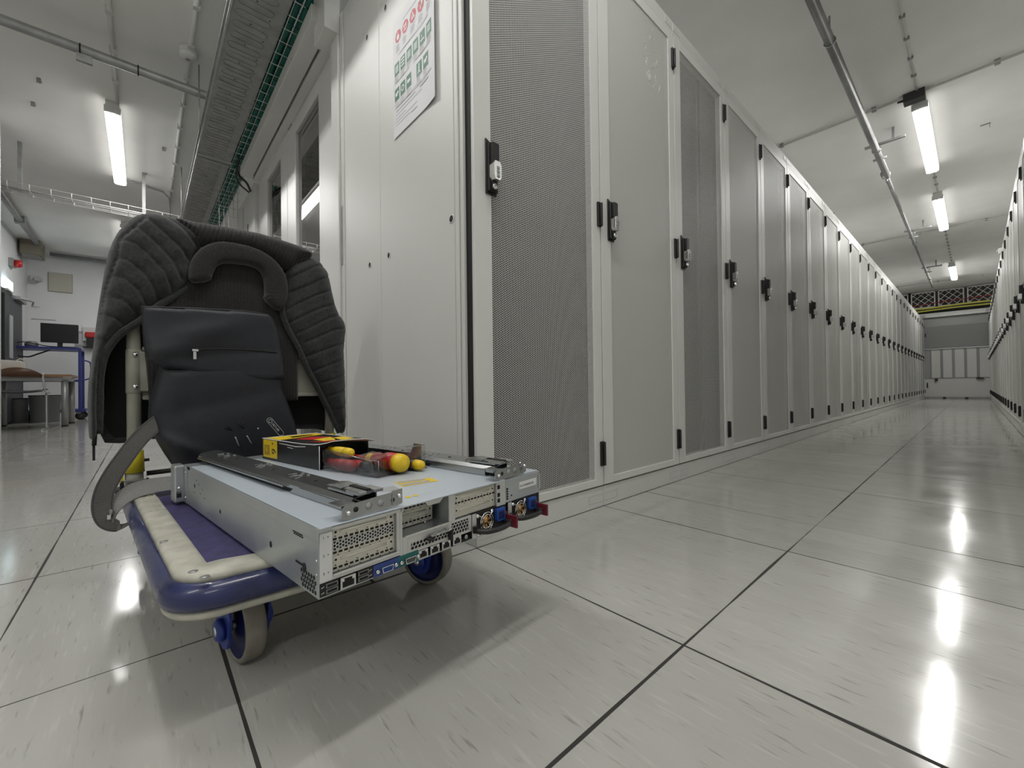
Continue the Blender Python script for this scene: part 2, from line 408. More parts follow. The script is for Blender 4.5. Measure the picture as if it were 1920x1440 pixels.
# ------------------------------------------------------------------ server racks
RW, RH = 0.6, 2.205
def rack_proto():
    """front at x = 0 facing +x, width along y, hinges at the +y side"""
    t = thing('server_rack', '', 'server rack')
    f = MB()
    f.box((-0.965, 0.004, 0.075), (-0.03, 0.024, 2.200), white); f.box((-0.965, 0.576, 0.075), (-0.03, 0.596, 2.200), white)
    f.box((-0.965, 0.024, 0.075), (-0.945, 0.576, 2.200), white); f.box((-0.945, 0.024, 2.185), (-0.03, 0.576, 2.200), white)
    f.box((-0.945, 0.024, 0.075), (-0.03, 0.576, 0.09), white)
    f.box((-0.055, 0.024, 0.09), (-0.03, 0.050, 2.185), dk_int); f.box((-0.055, 0.562, 0.09), (-0.03, 0.576, 2.185), dk_int)
    f.build('cabinet', t, bevel=0.0015)
    MB().box((-0.955, 0.001, 0.0), (0.0, 0.599, 0.074), white).build('plinth', t, bevel=0.002)
    h = MB(); h.box((-0.03, 0.001, 2.143), (0.0, 0.599, 2.205), white); h.build('header_strip', t, bevel=0.002)
    for y0, y1 in ((0.004, 0.075), (0.525, 0.596)):
        lh = MB(); lh.box((0.0, y0, 2.160), (0.0016, y1, 2.192), white2); lh.box((0.0016, y0 + 0.006, 2.165), (0.0024, y1 - 0.006, 2.187), hall_white); lh.build('label_holder', t)
    for y0, y1 in ((0.004, 0.09), (0.51, 0.596)):
        ph = MB()
        for a, b, c, d in ((y0, y1, 0.020, 0.0222), (y0, y1, 0.048, 0.0502), (y0 if y0 > .3 else y1 - .002, y0 + .002 if y0 > .3 else y1, 0.020, 0.050)):
            ph.box((-0.0002, a, c), (0.0006, b, d), grey_l)
        ph.build('cover_seam', t)
    d = MB()
    d.box((-0.026, 0.0030, 0.081), (0.004, 0.066, 2.137), white2); d.box((-0.026, 0.549, 0.081), (0.004, 0.5970, 2.137), white2)
    d.box((-0.026, 0.066, 0.081), (0.004, 0.549, 0.108), white2); d.box((-0.026, 0.066, 2.095), (0.004, 0.549, 2.137), white2)
    door = d.build('door', t, bevel=0.0015)
    e = MB(); e.box((-0.0295, 0.0, 0.0745), (-0.027, 0.012, 2.142), blackm); e.box((-0.0295, 0.588, 0.0745), (-0.027, 0.600, 2.142), blackm)  # black strips behind the door edges paint the shade of the gaps
    e.box((-0.0295, 0.012, 0.0745), (-0.027, 0.588, 0.090), blackm); e.box((-0.0295, 0.012, 2.130), (-0.027, 0.588, 2.142), blackm); e.build('gap_shade', t)
    MB().box((-0.002, 0.064, 0.106), (-0.0005, 0.551, 2.097), perf_w).build('perforated_panel', door)
    i = MB(); i.box((-0.075, 0.026, 0.095), (-0.060, 0.574, 2.18), dk_int)
    i.build('equipment', t)
    k = MB()
    pr = [(0.042, 1.018), (0.082, 1.018), (0.082, 1.172), (0.060, 1.172), (0.042, 1.181)]
    k.prism(pr, lambda u, v, dd: (dd, u, v), 0.004, 0.010, black)
    k.prism([(0.045, 1.024), (0.079, 1.024), (0.079, 1.166), (0.045, 1.166)], lambda u, v, dd: (dd, u, v), 0.010, 0.020, black)
    k.prism([(0.049, 1.08), (0.075, 1.08), (0.075, 1.162), (0.049, 1.162)], lambda u, v, dd: (dd, u, v), 0.020, 0.033, black)
    k.box((0.020, 0.052, 1.026), (0.026, 0.072, 1.052), black)
    lock = k.build('swing_handle', t, bevel=0.0025)
    s = MB(); oc = [(0.047, 1.062), (0.053, 1.052), (0.071, 1.052), (0.077, 1.062), (0.077, 1.096), (0.071, 1.106), (0.053, 1.106), (0.047, 1.096)]
    s.prism(oc, lambda u, v, dd: (dd, u, v), 0.018, 0.040, silver)
    for q in range(3): s.box((0.0395, 0.058, 1.058 + q * 0.0115), (0.0425, 0.068, 1.067 + q * 0.0115), galv_dull)
    s.build('combination_lock', lock, bevel=0.002)
    MB().lathe([(0.0, 0.0), (0.0085, 0.0), (0.0085, 0.008), (0.0065, 0.010), (0.0, 0.010)], (0.020, 0.062, 1.037), (1, 0, 0), chrome, 16).build('key_cylinder', lock)
    for z in (0.20, 1.103, 2.013):
        g = MB(); g.box((0.004, 0.576, z - 0.046), (0.012, 0.5975, z + 0.046), black)
        g.tube([(0.014, 0.592, z - 0.044), (0.014, 0.592, z + 0.044)], 0.0058, black, 10)
        if z > 2: g.prism([(0.576, z - 0.046), (0.5975, z - 0.046), (0.587, z - 0.058)], lambda u, v, dd: (dd, u, v), 0.004, 0.012, black)
        g.build('hinge', t, bevel=0.0015)
    return t
R0 = rack_proto()
part = {c.name.split('.')[0]: c for c in R0.children}
fine_panel = part['door'].children[0].data.copy(); fine_panel.materials[0] = perf_f
def interior(kind):
    m = MB()
    if kind == 'light': m.box((-0.020, 0.055, 0.095), (-0.016, 0.545, 2.13), lt_int)
    elif kind == 'mid': m.box((-0.060, 0.026, 0.095), (-0.05, 0.574, 2.18), md_int)
    elif kind == 'strip':
        m.box((-0.085, 0.026, 0.095), (-0.075, 0.40, 2.18), dk_int); m.box((-0.06, 0.40, 0.095), (-0.05, 0.574, 2.18), mat('equipment_grey', (0.09, 0.09, 0.088), 0.6))
    o = m.build('tmp'); me = o.data; bpy.data.objects.remove(o); return me
INT = {k: interior(k) for k in ('light', 'mid', 'strip')}
ORD = ['first', 'second', 'third', 'fourth', 'fifth', 'sixth', 'seventh', 'eighth', 'ninth', 'tenth', 'eleventh', 'twelfth', 'thirteenth', 'fourteenth',
       'fifteenth', 'sixteenth', 'seventeenth', 'eighteenth', 'nineteenth', 'twentieth', 'twenty-first', 'twenty-second', 'twenty-third', 'twenty-fourth', 'twenty-fifth', 'twenty-sixth']
KIND = ['dark', 'light', 'strip', 'light', 'mid', 'mid', 'mid', 'mid', 'light', 'mid', 'mid', 'light', 'mid', 'light', 'mid', 'light', 'light', 'mid', 'mid', 'light', 'mid', 'dark', 'mid', 'light', 'light', 'light']
LOOK = {'dark': 'dark mesh door', 'light': 'pale fine mesh door', 'strip': 'dark mesh door, paler strip inside', 'mid': 'grey mesh door'}
def swaps(kind):
    if kind == 'dark': return {}
    sw = {part['equipment']: INT[kind]}
    if kind != 'strip': sw[part['door'].children[0]] = fine_panel
    return sw
R0['group'] = 'server racks along the long left row'
R0['label'] = 'white server rack at the near corner with a dark coarse mesh door'
bounds = {0: 'white server rack at the near corner with a dark coarse mesh door'}
for k in range(1, 26):
    lab = '%s rack from the near corner in the left row, %s' % (ORD[k], LOOK[KIND[k]])
    if k == 25: lab = 'last white server rack of the long left row, against the end wall panel'
    r = dup(R0, (0, RW * k, 0), 0, lab, swaps(KIND[k]))
    if k == 1:
        q = MB(); rn = random.Random(9)
        for j in range(26):
            y = .36 + .10 * rn.random() + .03 * math.sin(j); z = 1.78 + .28 * rn.random(); a = rn.uniform(-1.2, 1.2) + 1.57; L_ = rn.uniform(.008, .03)
            q.tube([(.0002, y, z), (.0006, y + L_ * .5 * math.cos(a) + .002, z + L_ * .5 * math.sin(a)), (.0002, y + L_ * math.cos(a), z + L_ * math.sin(a))], .0012, white_i, 5)
        q.build('film_residue', r)
R0['label'] = bounds[0]
n_right = 0
for k in range(3, 26):
    r = dup(R0, (1.203, RW * (k + 1), 0), PI, '%s white server rack from the near end of the right row' % ORD[k - 3], swaps(['mid', 'light', 'mid'][k % 3]))
    r['group'] = 'server racks along the right row'
# end panel of the corner rack (faces the camera side)
sp = MB()
for x0, x1, y0 in ((-0.697, -0.584, -0.012), (-0.5815, -0.0755, -0.012), (-0.0725, -0.054, -0.012), (-0.051, -0.034, -0.008)):
    sp.box((x0, y0, 0.082), (x1, 0.003, 2.196), white)
sp.box((-0.963, -0.009, 0.082), (-0.700, 0.003, 2.196), white)
side = sp.build('side_panel', R0, bevel=0.0014)
MB().box((-0.965, 0.0005, 0.076), (-0.01, 0.0035, 2.2), dark_in).build('panel_gap', R0)
for x, z in ((-0.519, 1.895), (-0.692, 1.893), (-0.686, 0.958), (-0.512, 0.954), (-0.09, 0.959), (-0.09, 1.90), (-0.519, 0.16), (-0.09, 0.16)):
    m = MB(); m.lathe([(0.0135, 0.0), (0.0135, 0.0012), (0.0105, 0.0022), (0.0105, -0.004)], (x, -0.012, z), (0, -1, 0), white2, 20)
    m.lathe([(0.0, 0.0004), (0.0104, 0.0004), (0.0104, 0.001), (0, 0.001)], (x, -0.012, z), (0, -1, 0), blackm, 20); m.build('panel_hole', side)

# safety notice taped to the end panel
po = thing('safety_notice', 'white safety notice with red and green symbols taped on the corner rack', 'poster', (-0.4535, -0.0145, 1.3620))
pw, phh = 0.293, 0.4215
m = MB(); N = 14
for a, b in ((0, 0),):
    V = []
    for i in range(N + 1):
        u = i / N; V.append((u * pw, -0.0010 - 0.010 * max(0, u - 0.72) ** 1.4 * 4.0))
    rr = [[(x, y, 0), (x, y, phh), (x, y + 0.0006, phh), (x, y + 0.0006, 0)] for x, y in V]
    m.rings(rr, paper_m, smooth=False)
m.build('sheet', po)
def py(x): u = x / pw; return -0.0010 - 0.010 * max(0, u - 0.72) ** 1.4 * 4.0 - 0.0004
def flat(mb, poly, m, lift=0.0): mb.face([(x, py(x) - lift, z) for x, z in poly], m)
def rect(x0, z0, x1, z1): return [(x0, z0), (x1, z0), (x1, z1), (x0, z1)]
def circ(x, z, r, n=18): return [(x + r * math.cos(2 * PI * i / n), z + r * math.sin(2 * PI * i / n)) for i in range(n)]
X0 = -0.4535; Z0 = 1.362
for i, x in enumerate((-0.414, -0.360, -0.306, -0.252, -0.200)):
    cx, cz = x - X0, 1.717 - Z0; q = MB(); flat(q, circ(cx, cz, 0.0225, 8), red_i)
    if i == 0: flat(q, [(cx - .008, cz - .013), (cx + .008, cz - .013), (cx + .010, cz - .002), (cx + .003, cz + .004), (cx + .001, cz + .015), (cx - .004, cz + .006), (cx - .010, cz + .002)], white_i, .0003)
    elif i == 1: flat(q, rect(cx - .011, cz - .012, cx + .011, cz - .008), white_i, .0003); flat(q, rect(cx - .010, cz - .003, cx - .004, cz + .010), white_i, .0003); flat(q, rect(cx + .002, cz - .003, cx + .008, cz + .010), white_i, .0003)
    elif i == 2: flat(q, [(cx - .013, cz - .010), (cx + .013, cz - .010), (cx, cz + .014)], white_i, .0003); flat(q, rect(cx - .002, cz - .006, cx + .002, cz + .006), red_i, .0006)
    elif i == 3: flat(q, rect(cx - .004, cz - .014, cx + .001, cz + .012), white_i, .0003); flat(q, circ(cx + .004, cz + .006, .008), white_i, .0003)
    else: flat(q, circ(cx, cz, 0.011), white_i, .0003); flat(q, rect(cx - .012, cz - .002, cx + .012, cz + .002), red_i, .0006)
    q.build('prohibition_symbol', po)
gi = [(-0.425 + .0452 * i, 1.604) for i in range(6)] + [(-0.426 + .044 * i, 1.5135) for i in range(3)] + [(-0.267, 1.515), (-0.223, 1.515)]
for i, (x, z) in enumerate(gi):
    cx, cz = x - X0, z - Z0; q = MB(); flat(q, rect(cx - .0175, cz - .0225, cx + .0175, cz + .0225), green_i)
    if i in (0, 2, 3, 5): flat(q, rect(cx - .011, cz - .013, cx + .011, cz + .013), mat('sign_pale_green', (0.40, 0.50, 0.45), 0.5), .0003)
    if i == 1: [flat(q, rect(cx - .012, cz + a, cx + .012, cz + a + .005), white_i, .0003) for a in (-.012, -.001, .010)]
    if i == 4: flat(q, rect(cx - .012, cz - .010, cx + .012, cz - .005), white_i, .0003); flat(q, circ(cx, cz + .006, .006, 10), white_i, .0003)
    if i in (6, 8, 10): flat(q, rect(cx - .011, cz - .006, cx + .004, cz + .006), white_i, .0003); flat(q, circ(cx + .007, cz + (.004 if i != 8 else 0), .0055, 10), white_i, .0003)
    if i == 7: flat(q, circ(cx, cz, .011), white_i, .0003); flat(q, circ(cx, cz, .007), green_i, .0006)
    if i == 9: flat(q, circ(cx, cz + .013, .004, 10), white_i, .0003); flat(q, [(cx - .004, cz + .008), (cx + .004, cz + .008), (cx + .002, cz - .004), (cx + .008, cz - .016), (cx + .004, cz - .017), (cx, cz - .008), (cx - .006, cz - .017), (cx - .009, cz - .015), (cx - .003, cz - .003)], white_i, .0003)
    q.build('safety_symbol', po)
q = MB(); rnd = random.Random(3)
for (x, z) in [(-0.414 + .054 * i, 1.686) for i in range(5)] + [(a, b - .028) for a, b in gi]:
    for k in range(5):
        w_ = 0.034 * rnd.uniform(.5, 1); flat(q, rect(x - X0 - .0175, z - Z0 - k * .0055, x - X0 - .0175 + w_, z - Z0 - k * .0055 + .0022), grey_l)
for z, x0, x1, mm in ((1.752, .075, .22, grey_l), (1.648, .04, .25, grey_l), (1.555, .02, .10, grey_l), (1.556, .16, .24, grey_l), (1.464, .02, .27, grey_l), (1.450, .02, .16, grey_i), (1.449, .19, .25, grey_i), (1.437, .02, .20, grey_l),
                      (1.424, .02, .09, grey_l), (1.412, .02, .17, grey_l), (1.400, .02, .12, grey_l), (1.395, .13, .17, grey_i)):
    flat(q, rect(x0, z - Z0, x1, z - Z0 + .0032), mm)
flat(q, rect(.014, 1.392 - Z0, .0152, 1.450 - Z0), grey_i)
q.build('printed_text', po)

# ------------------------------------------------------------------ cold aisle containment behind the corner rack: sliding doors, header beam
def leaf(name, lab, x0, x1, s0, s1, y):
    t = thing(name, lab, 'sliding door', (x0, y, 0.0))
    w_ = x1 - x0; m = MB()
    m.box((0, 0, 0.02), (s0, 0.045, 2.19), hall_white); m.box((w_ - s1, 0, 0.02), (w_, 0.045, 2.19), hall_white)
    m.box((s0, 0, 0.02), (w_ - s1, 0.045, 0.14), hall_white); m.box((s0, 0, 2.10), (w_ - s1, 0.045, 2.19), hall_white)
    m.build('door_frame', t, bevel=0.004)
    MB().box((s0, 0.018, 0.14), (w_ - s1, 0.026, 2.10), glass_m).build('glass_pane', t)
leaf('sliding_door', 'white sliding door with a glass pane, next to the corner rack', -2.125, -1.115, 0.20, 0.345, 0.03)
leaf('sliding_door', 'white sliding door with a narrower glass pane, farther from the corner rack', -3.05, -2.13, 0.315, 0.175, 0.03)
m = MB(); m.box((-1.10, -0.022, 0.0), (-1.008, 0.06, 2.2), hall_white); m.box((-1.004, -0.012, 0.0), (-0.968, 0.06, 2.2), hall_white)
m.box((-1.0, -0.016, 1.03), (-0.985, -0.010, 1.30), galv_dull); jp = m.build('door_jamb', bevel=0.003); tag(jp, 'white door jamb post standing against the corner rack', 'door jamb')
bt = thing('header_beam', 'white header beam above the glass sliding doors', 'beam', (-2.06, -0.06, 2.2))
m = MB(); m.box((-0.95, -0.045, 0.0), (0.95, 0.035, 0.075), hall_white); m.box((-0.95, 0.045, -0.012), (0.95, 0.085, 0.075), hall_white); m.build('beam_cover', bt, bevel=0.003)
m = MB(); m.box((0.90, -0.02, -0.09), (1.055, 0.05, 0.17), hall_white); m.build('end_box', bt, bevel=0.003)
m = MB(); m.cyl((0.6, -0.046, 0.02), (0.6, -0.044, 0.02), 0.003, blackm); m.build('screw', bt)
# second rack row on the other side of the contained aisle
for k in range(2):
    r = dup(R0, (-3.07, 0.04 + RW * k, 0), 0, ['white rack closing the far side of the glass doors', 'white rack behind the one closing the far side of the glass doors'][k], swaps('light'), skip=[c for c in R0.children if c.name.startswith(('side_panel', 'panel_gap'))])
    r['group'] = 'racks on the far side of the sliding doors'
m = MB(); m.box((-3.95, 0.0, 0.0), (-3.06, 0.035, 2.2), white); m.box((-3.56, -0.003, 0.05), (-3.556, 0.0, 2.15), galv_dull); m.box((-3.34, -0.004, 1.86), (-3.33, 0.0, 1.93), blackm); m.box((-3.50, -0.004, 1.76), (-3.49, 0.0, 1.83), blackm)
tag(m.build('end_cover', bevel=0.002), 'white end cover panel beyond the glass sliding doors', 'panel')
m = MB(); m.box((-3.06, 0.20, 2.19), (-1.0, 15.6, 2.205), mat('containment_roof', (0.30, 0.31, 0.31), 0.6)); tag(m.build('roof_panel'), 'grey roof panel over the contained aisle behind the glass doors', 'panel')
m = MB()
m.box((-1.46, 0.16, 1.48), (-1.39, 0.185, 1.72), white); m.prism([(-1.62, 1.86), (-1.58, 1.89), (-1.39, 1.70), (-1.43, 1.66)], lambda u, v, d: (u, d, v), 0.186, 0.196, white)
m.box((-1.615, 0.186, 1.86), (-1.59, 0.21, 2.19), white)
for x, z in ((-1.425, 1.52), (-1.425, 1.57), (-1.425, 1.66)): m.cyl((x, 0.158, z), (x, 0.16, z), 0.008, blackm)
tag(m.build('support_bracket', bevel=0.002), 'white steel bracket with holes seen behind the nearer glass pane', 'bracket')

# ------------------------------------------------------------------ ceiling: lamps, conduits, pipes, trays
def lamp(label, cx, cy, along, L=1.74, group='fluorescent ceiling lights', zb=2.925):
    t = thing('ceiling_light', label, 'ceiling light', (cx, cy, zb), PI / 2 if along == 'y' else 0, group)
    m = MB(); m.box((-L / 2, -0.045, 0.055), (L / 2, 0.045, CEIL - zb), lamp_case); m.build('housing', t, bevel=0.004)
    m = MB(); pr = [(-0.054, 0.055), (-0.054, 0.026), (-0.046, 0.009), (-0.030, 0.0), (0.030, 0.0), (0.046, 0.009), (0.054, 0.026), (0.054, 0.055)]
    m.prism(pr, lambda u, v, d: (d, u, v), -L / 2 + 0.03, L / 2 - 0.03, lamp_m)
    m.mi(lamp_side)
    for f in m.bm.faces:
        if all(abs(v.co.y) > 0.045 for v in f.verts): f.material_index = 1
    m.build('diffuser', t)
    for a in (-1, 1):
        m = MB(); m.box((a * L / 2 - 0.03 * (a > 0), -0.055, 0.004), (a * L / 2 + 0.03 * (a < 0), 0.055, 0.06), lamp_case); m.build('end_cap', t, bevel=0.006)
    return t
lamp('fluorescent light above the corner of the left rack row, ahead of the trolley', 0.645, -0.25, 'y')
lamp('nearest lit fluorescent light in the aisle, beside the dark junction box', 0.645, 5.41, 'y')
lamp('second lit fluorescent light down the aisle, between two thin ceiling conduits', 0.640, 8.20, 'y')
lamp('farthest small lit fluorescent light down the aisle, in front of the lattice', 0.645, 13.15, 'y')
lamp('lit fluorescent light at upper left beside the steel cable tray', -4.97, -0.895, 'x')
lamp('lit fluorescent light nearly hidden behind the hanging jacket', -8.45, -0.895, 'x')
lamp('fluorescent light above the trolley handle', -1.45, -0.895, 'x')
lamp('added fill light behind the camera in the front aisle', 0.645, -3.1, 'y')  # unseen lamp, added for more light from behind the camera
lamp('added fill light in the side bay right of the trolley', 2.9, -2.0, 'y')  # unseen lamp, added to even out the light in the room
for k, y in enumerate((3.2, 8.2, 13.2)):  # lamps hidden by the racks, added to brighten the ceiling
    lamp('added fill light above the contained aisle, %s one behind the corner rack' % ORD[k], -2.0, y, 'y')
    lamp('added fill light above the bay behind the right rack row, %s one' % ORD[k], 3.3, y, 'y')

def pipe(name, label, cat, pts, r, m, clamps=(), clampm=None, group=None, seg=12):
    t = thing(name, label, cat, pts[0], 0, group); o = Vector(pts[0]); b = MB(); b.tube([Vector(p) - o for p in pts], r, m, seg); b.build('pipe' if 'pipe' in name else 'tube', t)
    for c in clamps:
        q = MB(); c = Vector(c) - o; q.box(c - Vector((r * 1.5, r * 1.5, r * 1.3)), c + Vector((r * 1.5, r * 1.5, CEIL - c.z - o.z)), clampm or m); q.build('clamp', t)
    return t
p1 = pipe('water_pipe', 'thick grey steel pipe running along the aisle ceiling', 'pipe', [(0.300, -4.4, 2.85), (0.300, 5.75, 2.85)], 0.031, mat('dark_steel_pipe', (0.20, 0.20, 0.195), 0.42, metal=0.6, noise=0.5, nscale=2.2))  # dark steel colour with lighter mottling
for y in (-2.6, 0.6, 2.9):
    q = MB(); q.tube([(0.0, y + 4.4, 0.034), (0.0, y + 4.4, CEIL - 2.85)], 0.006, galv_dull, 6); q.tube([(0.034 * math.cos(a), y + 4.4, 0.034 * math.sin(a)) for a in [2 * PI * i / 16 for i in range(16)]], 0.004, galv, 6, loop=True); q.build('hanger', p1)
p2 = pipe('water_pipe', 'thinner grey pipe continuing the steel pipe toward the lattice', 'pipe', [(0.290, 5.76, 2.86), (0.262, 14.2, 2.86)], 0.021, galv_dull)
q = MB(); q.lathe([(0.0, -0.10), (0.042, -0.10), (0.042, 0.0), (0.036, 0.03), (0.026, 0.05), (0.026, 0.08), (0, 0.08)], (0, 0, 0), (0, 1, 0), galv, 16); q.tube([(0, 0.02, -0.03), (0, 0.05, -0.06)], 0.010, galv, 8); q.build('coupling', p2)
for i, y in enumerate((9.3, 12.9)):
    q = MB(); q.lathe([(0.0, -0.05), (0.030, -0.05), (0.030, 0.05), (0, 0.05)], (-0.01 * (i + 1), y - 5.76, 0), (0, 1, 0), galv, 14); q.build('coupling', p2)
for i, (y, lab) in enumerate(((4.95, 'grey strut bar crossing the pipe beside the nearest aisle light'), (8.55, 'grey strut bar crossing the pipe beside the second aisle light'), (11.8, 'grey strut bar crossing the thin far pipe'))):
    t = thing('pipe_support', lab, 'bracket', (0.30, y, 2.895), 0, 'pipe supports along the aisle ceiling')
    q = MB(); q.box((-0.09, -0.014, 0.0), (0.22, 0.014, 0.022), galv_dull); q.build('strut', t, bevel=0.002)
    q = MB(); q.box((0.12, -0.012, 0.022), (0.14, 0.012, CEIL - 2.895), galv_dull); q.build('ceiling_tie', t)
    q = MB(); q.cyl((-0.055, 0.24, -0.045), (0.055, 0.24, -0.045), 0.012, galv_dull, 10); q.build('bolt', t)
    q = MB(); q.tube([(0.034 * math.cos(a) - 0.0, 0.0, -0.04 + 0.034 * math.sin(a)) for a in [2 * PI * k / 16 for k in range(16)]], 0.005, galv, 6, loop=True); q.build('clamp', t)
for x0, x1, y, lab in ((-0.9, 4.4, 4.42, 'pale conduit crossing the ceiling just before the nearest aisle light'), (-0.9, 4.4, 9.25, 'pale conduit crossing the ceiling behind the second aisle light'), (-0.9, 4.4, 14.4, 'pale conduit crossing the ceiling beside the farthest aisle light')):
    t = pipe('conduit', lab, 'conduit', [(x0, y, CEIL - 0.022), (x1, y - 0.05, CEIL - 0.022)], 0.011, conduit_m, [(x0 + 0.5 + 0.75 * k, y - 0.005 * k, CEIL - 0.022) for k in range(6)], galv_dull, 'conduits across the aisle ceiling')
t = thing('junction_box', 'small dark junction box at the near end of the nearest aisle light', 'junction box', (0.62, 4.43, CEIL - 0.075))
q = MB(); q.box((-0.07, -0.05, 0.0), (0.07, 0.05, 0.075), mat('dark_grey_box', (0.03, 0.03, 0.03), 0.5)); q.build('box', t, bevel=0.004)
q = MB(); q.tube([(-0.07, 0, 0.04), (-0.11, 0, 0.045)], 0.010, black, 8); q.build('cable_gland', t)
for x, y0, y1, lab in ((0.640, 0.65, 4.38, 'surface cable run between the near corner light and the dark junction box'), (0.645, 6.32, 7.28, 'short surface cable run between the two nearest aisle lights'), (0.645, 9.1, 12.25, 'surface cable run leading to the farthest aisle light')):
    t = thing('ceiling_cable', lab, 'cable', (x, y0, CEIL - 0.008), 0, 'cable runs between the aisle lights')
    q = MB(); q.tube([(0, 0, 0), (0, y1 - y0, 0)], 0.007, conduit_m, 8); q.build('cable', t)
    for k in range(int((y1 - y0) / 0.28)):
        q = MB(); q.box((-0.016, 0.1 + 0.28 * k, -0.012), (0.016, 0.115 + 0.28 * k, 0.008), galv_dull); q.build('cable_clip', t)
# left part of the ceiling
p3 = pipe('water_pipe', 'dark grey pipe crossing the ceiling above the left light', 'pipe', [(-3.18, -4.4, 2.85), (-3.18, 4.0, 2.85)], 0.032, galv_dull)
for y in (-1.02, -0.72):
    q = MB(); q.tube([(0.034 * math.cos(a), y + 4.4, 0.034 * math.sin(a)) for a in [2 * PI * k / 16 for k in range(16)]], 0.004, blackm, 6, loop=True); q.build('clamp', p3)
q = MB(); q.box((-0.012, 3.36, -0.085), (0.012, 3.44, -0.032), galv_dull); q.build('beam_clip', p3)
for y, x0, x1, lab in ((-0.425, -6.6, -0.6, 'white conduit running along the ceiling through the round detector'), (-0.862, -4.08, -2.35, 'white conduit feeding the left ceiling light')):
    pipe('conduit', lab, 'conduit', [(x0, y, CEIL - 0.016), (x1, y, CEIL - 0.016)], 0.013, mat('white_conduit', (0.6, 0.6, 0.58), 0.5), [(x0 + 0.35 + 0.42 * k, y, CEIL - 0.016) for k in range(int((x1 - x0 - .4) / .42))], lamp_case, 'white conduits on the left ceiling')
t = thing('smoke_detector', 'round white smoke detector on the ceiling by the cable tray', 'smoke detector', (-2.97, -0.44, CEIL))
q = MB(); q.lathe([(0.0, 0.0), (0.058, 0.0), (0.060, -0.022), (0.050, -0.03), (0.050, -0.036), (0.056, -0.04), (0.052, -0.062), (0.030, -0.075), (0.0, -0.077)], (0, 0, 0), (0, 0, 1), lamp_case, 28); q.build('detector_head', t, smooth=True)
q = MB(); q.cyl((0, 0, -0.077), (0, 0, -0.080), 0.014, galv_dull); q.build('sensor_grille', t)
for i, (x, y, lab) in enumerate(((-4.15, -1.33, 'small angle bracket on the ceiling left of the left light, nearer one'), (-4.6, -1.42, 'small angle bracket on the ceiling left of the left light, farther one'), (-4.75, -0.53, 'small angle bracket on the ceiling between left light and tray'), (1.05, 5.6, 'small angle bracket on the ceiling right of the nearest aisle light'))):
    q = MB(); q.box((-0.035, -0.012, -0.004), (0.035, 0.012, 0.0), galv_dull); q.box((0.025, -0.012, -0.04), (0.029, 0.012, -0.004), galv_dull)
    o = q.build('angle_bracket', loc=(x, y, CEIL)); tag(o, lab, 'bracket', 'angle brackets left on the ceiling')
pipe('conduit', 'thin grey conduit from the left light toward the cable tray', 'conduit', [(-5.85, -0.80, CEIL - 0.02), (-5.95, -0.50, CEIL - 0.02), (-6.0, -0.44, CEIL - 0.06), (-6.0, -0.42, 2.45)], 0.010, galv_dull)
# steel cable tray above the doors
TX0, TX1, TZ = -6.6, -0.50, 2.325
ct = thing('cable_tray', 'galvanised cable tray with embossed ovals above the sliding doors', 'cable tray', (TX1, -0.265, TZ)); Lc = TX1 - TX0
m = MB(); m.box((-Lc, -0.105, 0.0), (0, 0.105, 0.002), galv_dull); m.build('tray_floor', ct)
m = MB(); m.box((-Lc, -0.108, 0.0), (0, -0.104, 0.062), galv_dull); m.box((-Lc, -0.120, 0.058), (0, -0.104, 0.062), galv_dull); m.box((-Lc, -0.117, -0.001), (0, -0.108, 0.008), galv); m.build('side_rail', ct)
m = MB(); m.box((-Lc, 0.104, 0.0), (0, 0.108, 0.062), galv_dull); m.build('side_rail', ct)
m = MB(); k = 0
while 0.04 + k * 0.083 < Lc:
    cx = -0.04 - k * 0.083; pts = []
    for i in range(20):
        a = 2 * PI * i / 20; pts.append((cx + 0.024 * math.cos(a), -0.016 + 0.024 * math.sin(a) + (0.052 if math.sin(a) > 0 else -0.052), -0.001))
    m.tube(pts, 0.0034, galv_dull, 6, loop=True); k += 1
m.build('embossed_ovals', ct)
m = MB()
for k in range(int(Lc / 0.083)):
    for y in ((-0.02,) if k % 2 else (0.05,)):
        m.cyl((-0.081 - k * 0.083, y, -0.0012), (-0.081 - k * 0.083, y, -0.0002), 0.0035, blackm, 8)
m.build('bolt_holes', ct)
for x in (-2.62, -5.2):
    m = MB(); m.box((x - 0.03, -0.112, -0.004), (x + 0.03, 0.112, -0.0005), galv); m.box((x - 0.03, -0.112, -0.004), (x - 0.024, 0.112, -0.014), galv); m.build('joint_plate', ct, bevel=0.001)
for x in (-0.6, -2.6, -4.6):
    m = MB(); m.tube([(x, -0.098, 0.05), (x, -0.098, CEIL - TZ)], 0.005, galv_dull, 6); m.tube([(x, 0.098, 0.05), (x, 0.098, CEIL - TZ)], 0.005, galv_dull, 6); m.build('threaded_hanger', ct)
# wire basket with teal bundle beside the tray
wb = thing('wire_basket', 'zinc wire basket tray running beside the embossed cable tray', 'cable basket', (-0.5, -0.09, 2.335)); L = 4.9
m = MB()
for (y, z) in ((-0.055, 0.0), (-0.02, 0.0), (0.02, 0.0), (0.055, 0.0), (-0.062, 0.03), (0.062, 0.03), (-0.062, 0.06), (0.062, 0.06)):
    m.tube([(0, y, z), (-L, y, z)], 0.0022, wire_m, 6)
m.build('long_wires', wb)
m = MB()
for k in range(int(L / 0.1)):
    x = -0.02 - 0.1 * k; m.tube([(x, -0.064, 0.064), (x, -0.064, 0.003), (x, -0.06, -0.002), (x, 0.06, -0.002), (x, 0.064, 0.003), (x, 0.064, 0.064)], 0.0022, wire_m, 6)
m.build('cross_wires', wb)
m = MB()
for x in (-0.3, -2.3, -4.3):
    m.tube([(x, 0.064, 0.06), (x, 0.064, CEIL - 2.335)], 0.004, galv_dull, 6)
m.build('hangers', wb)
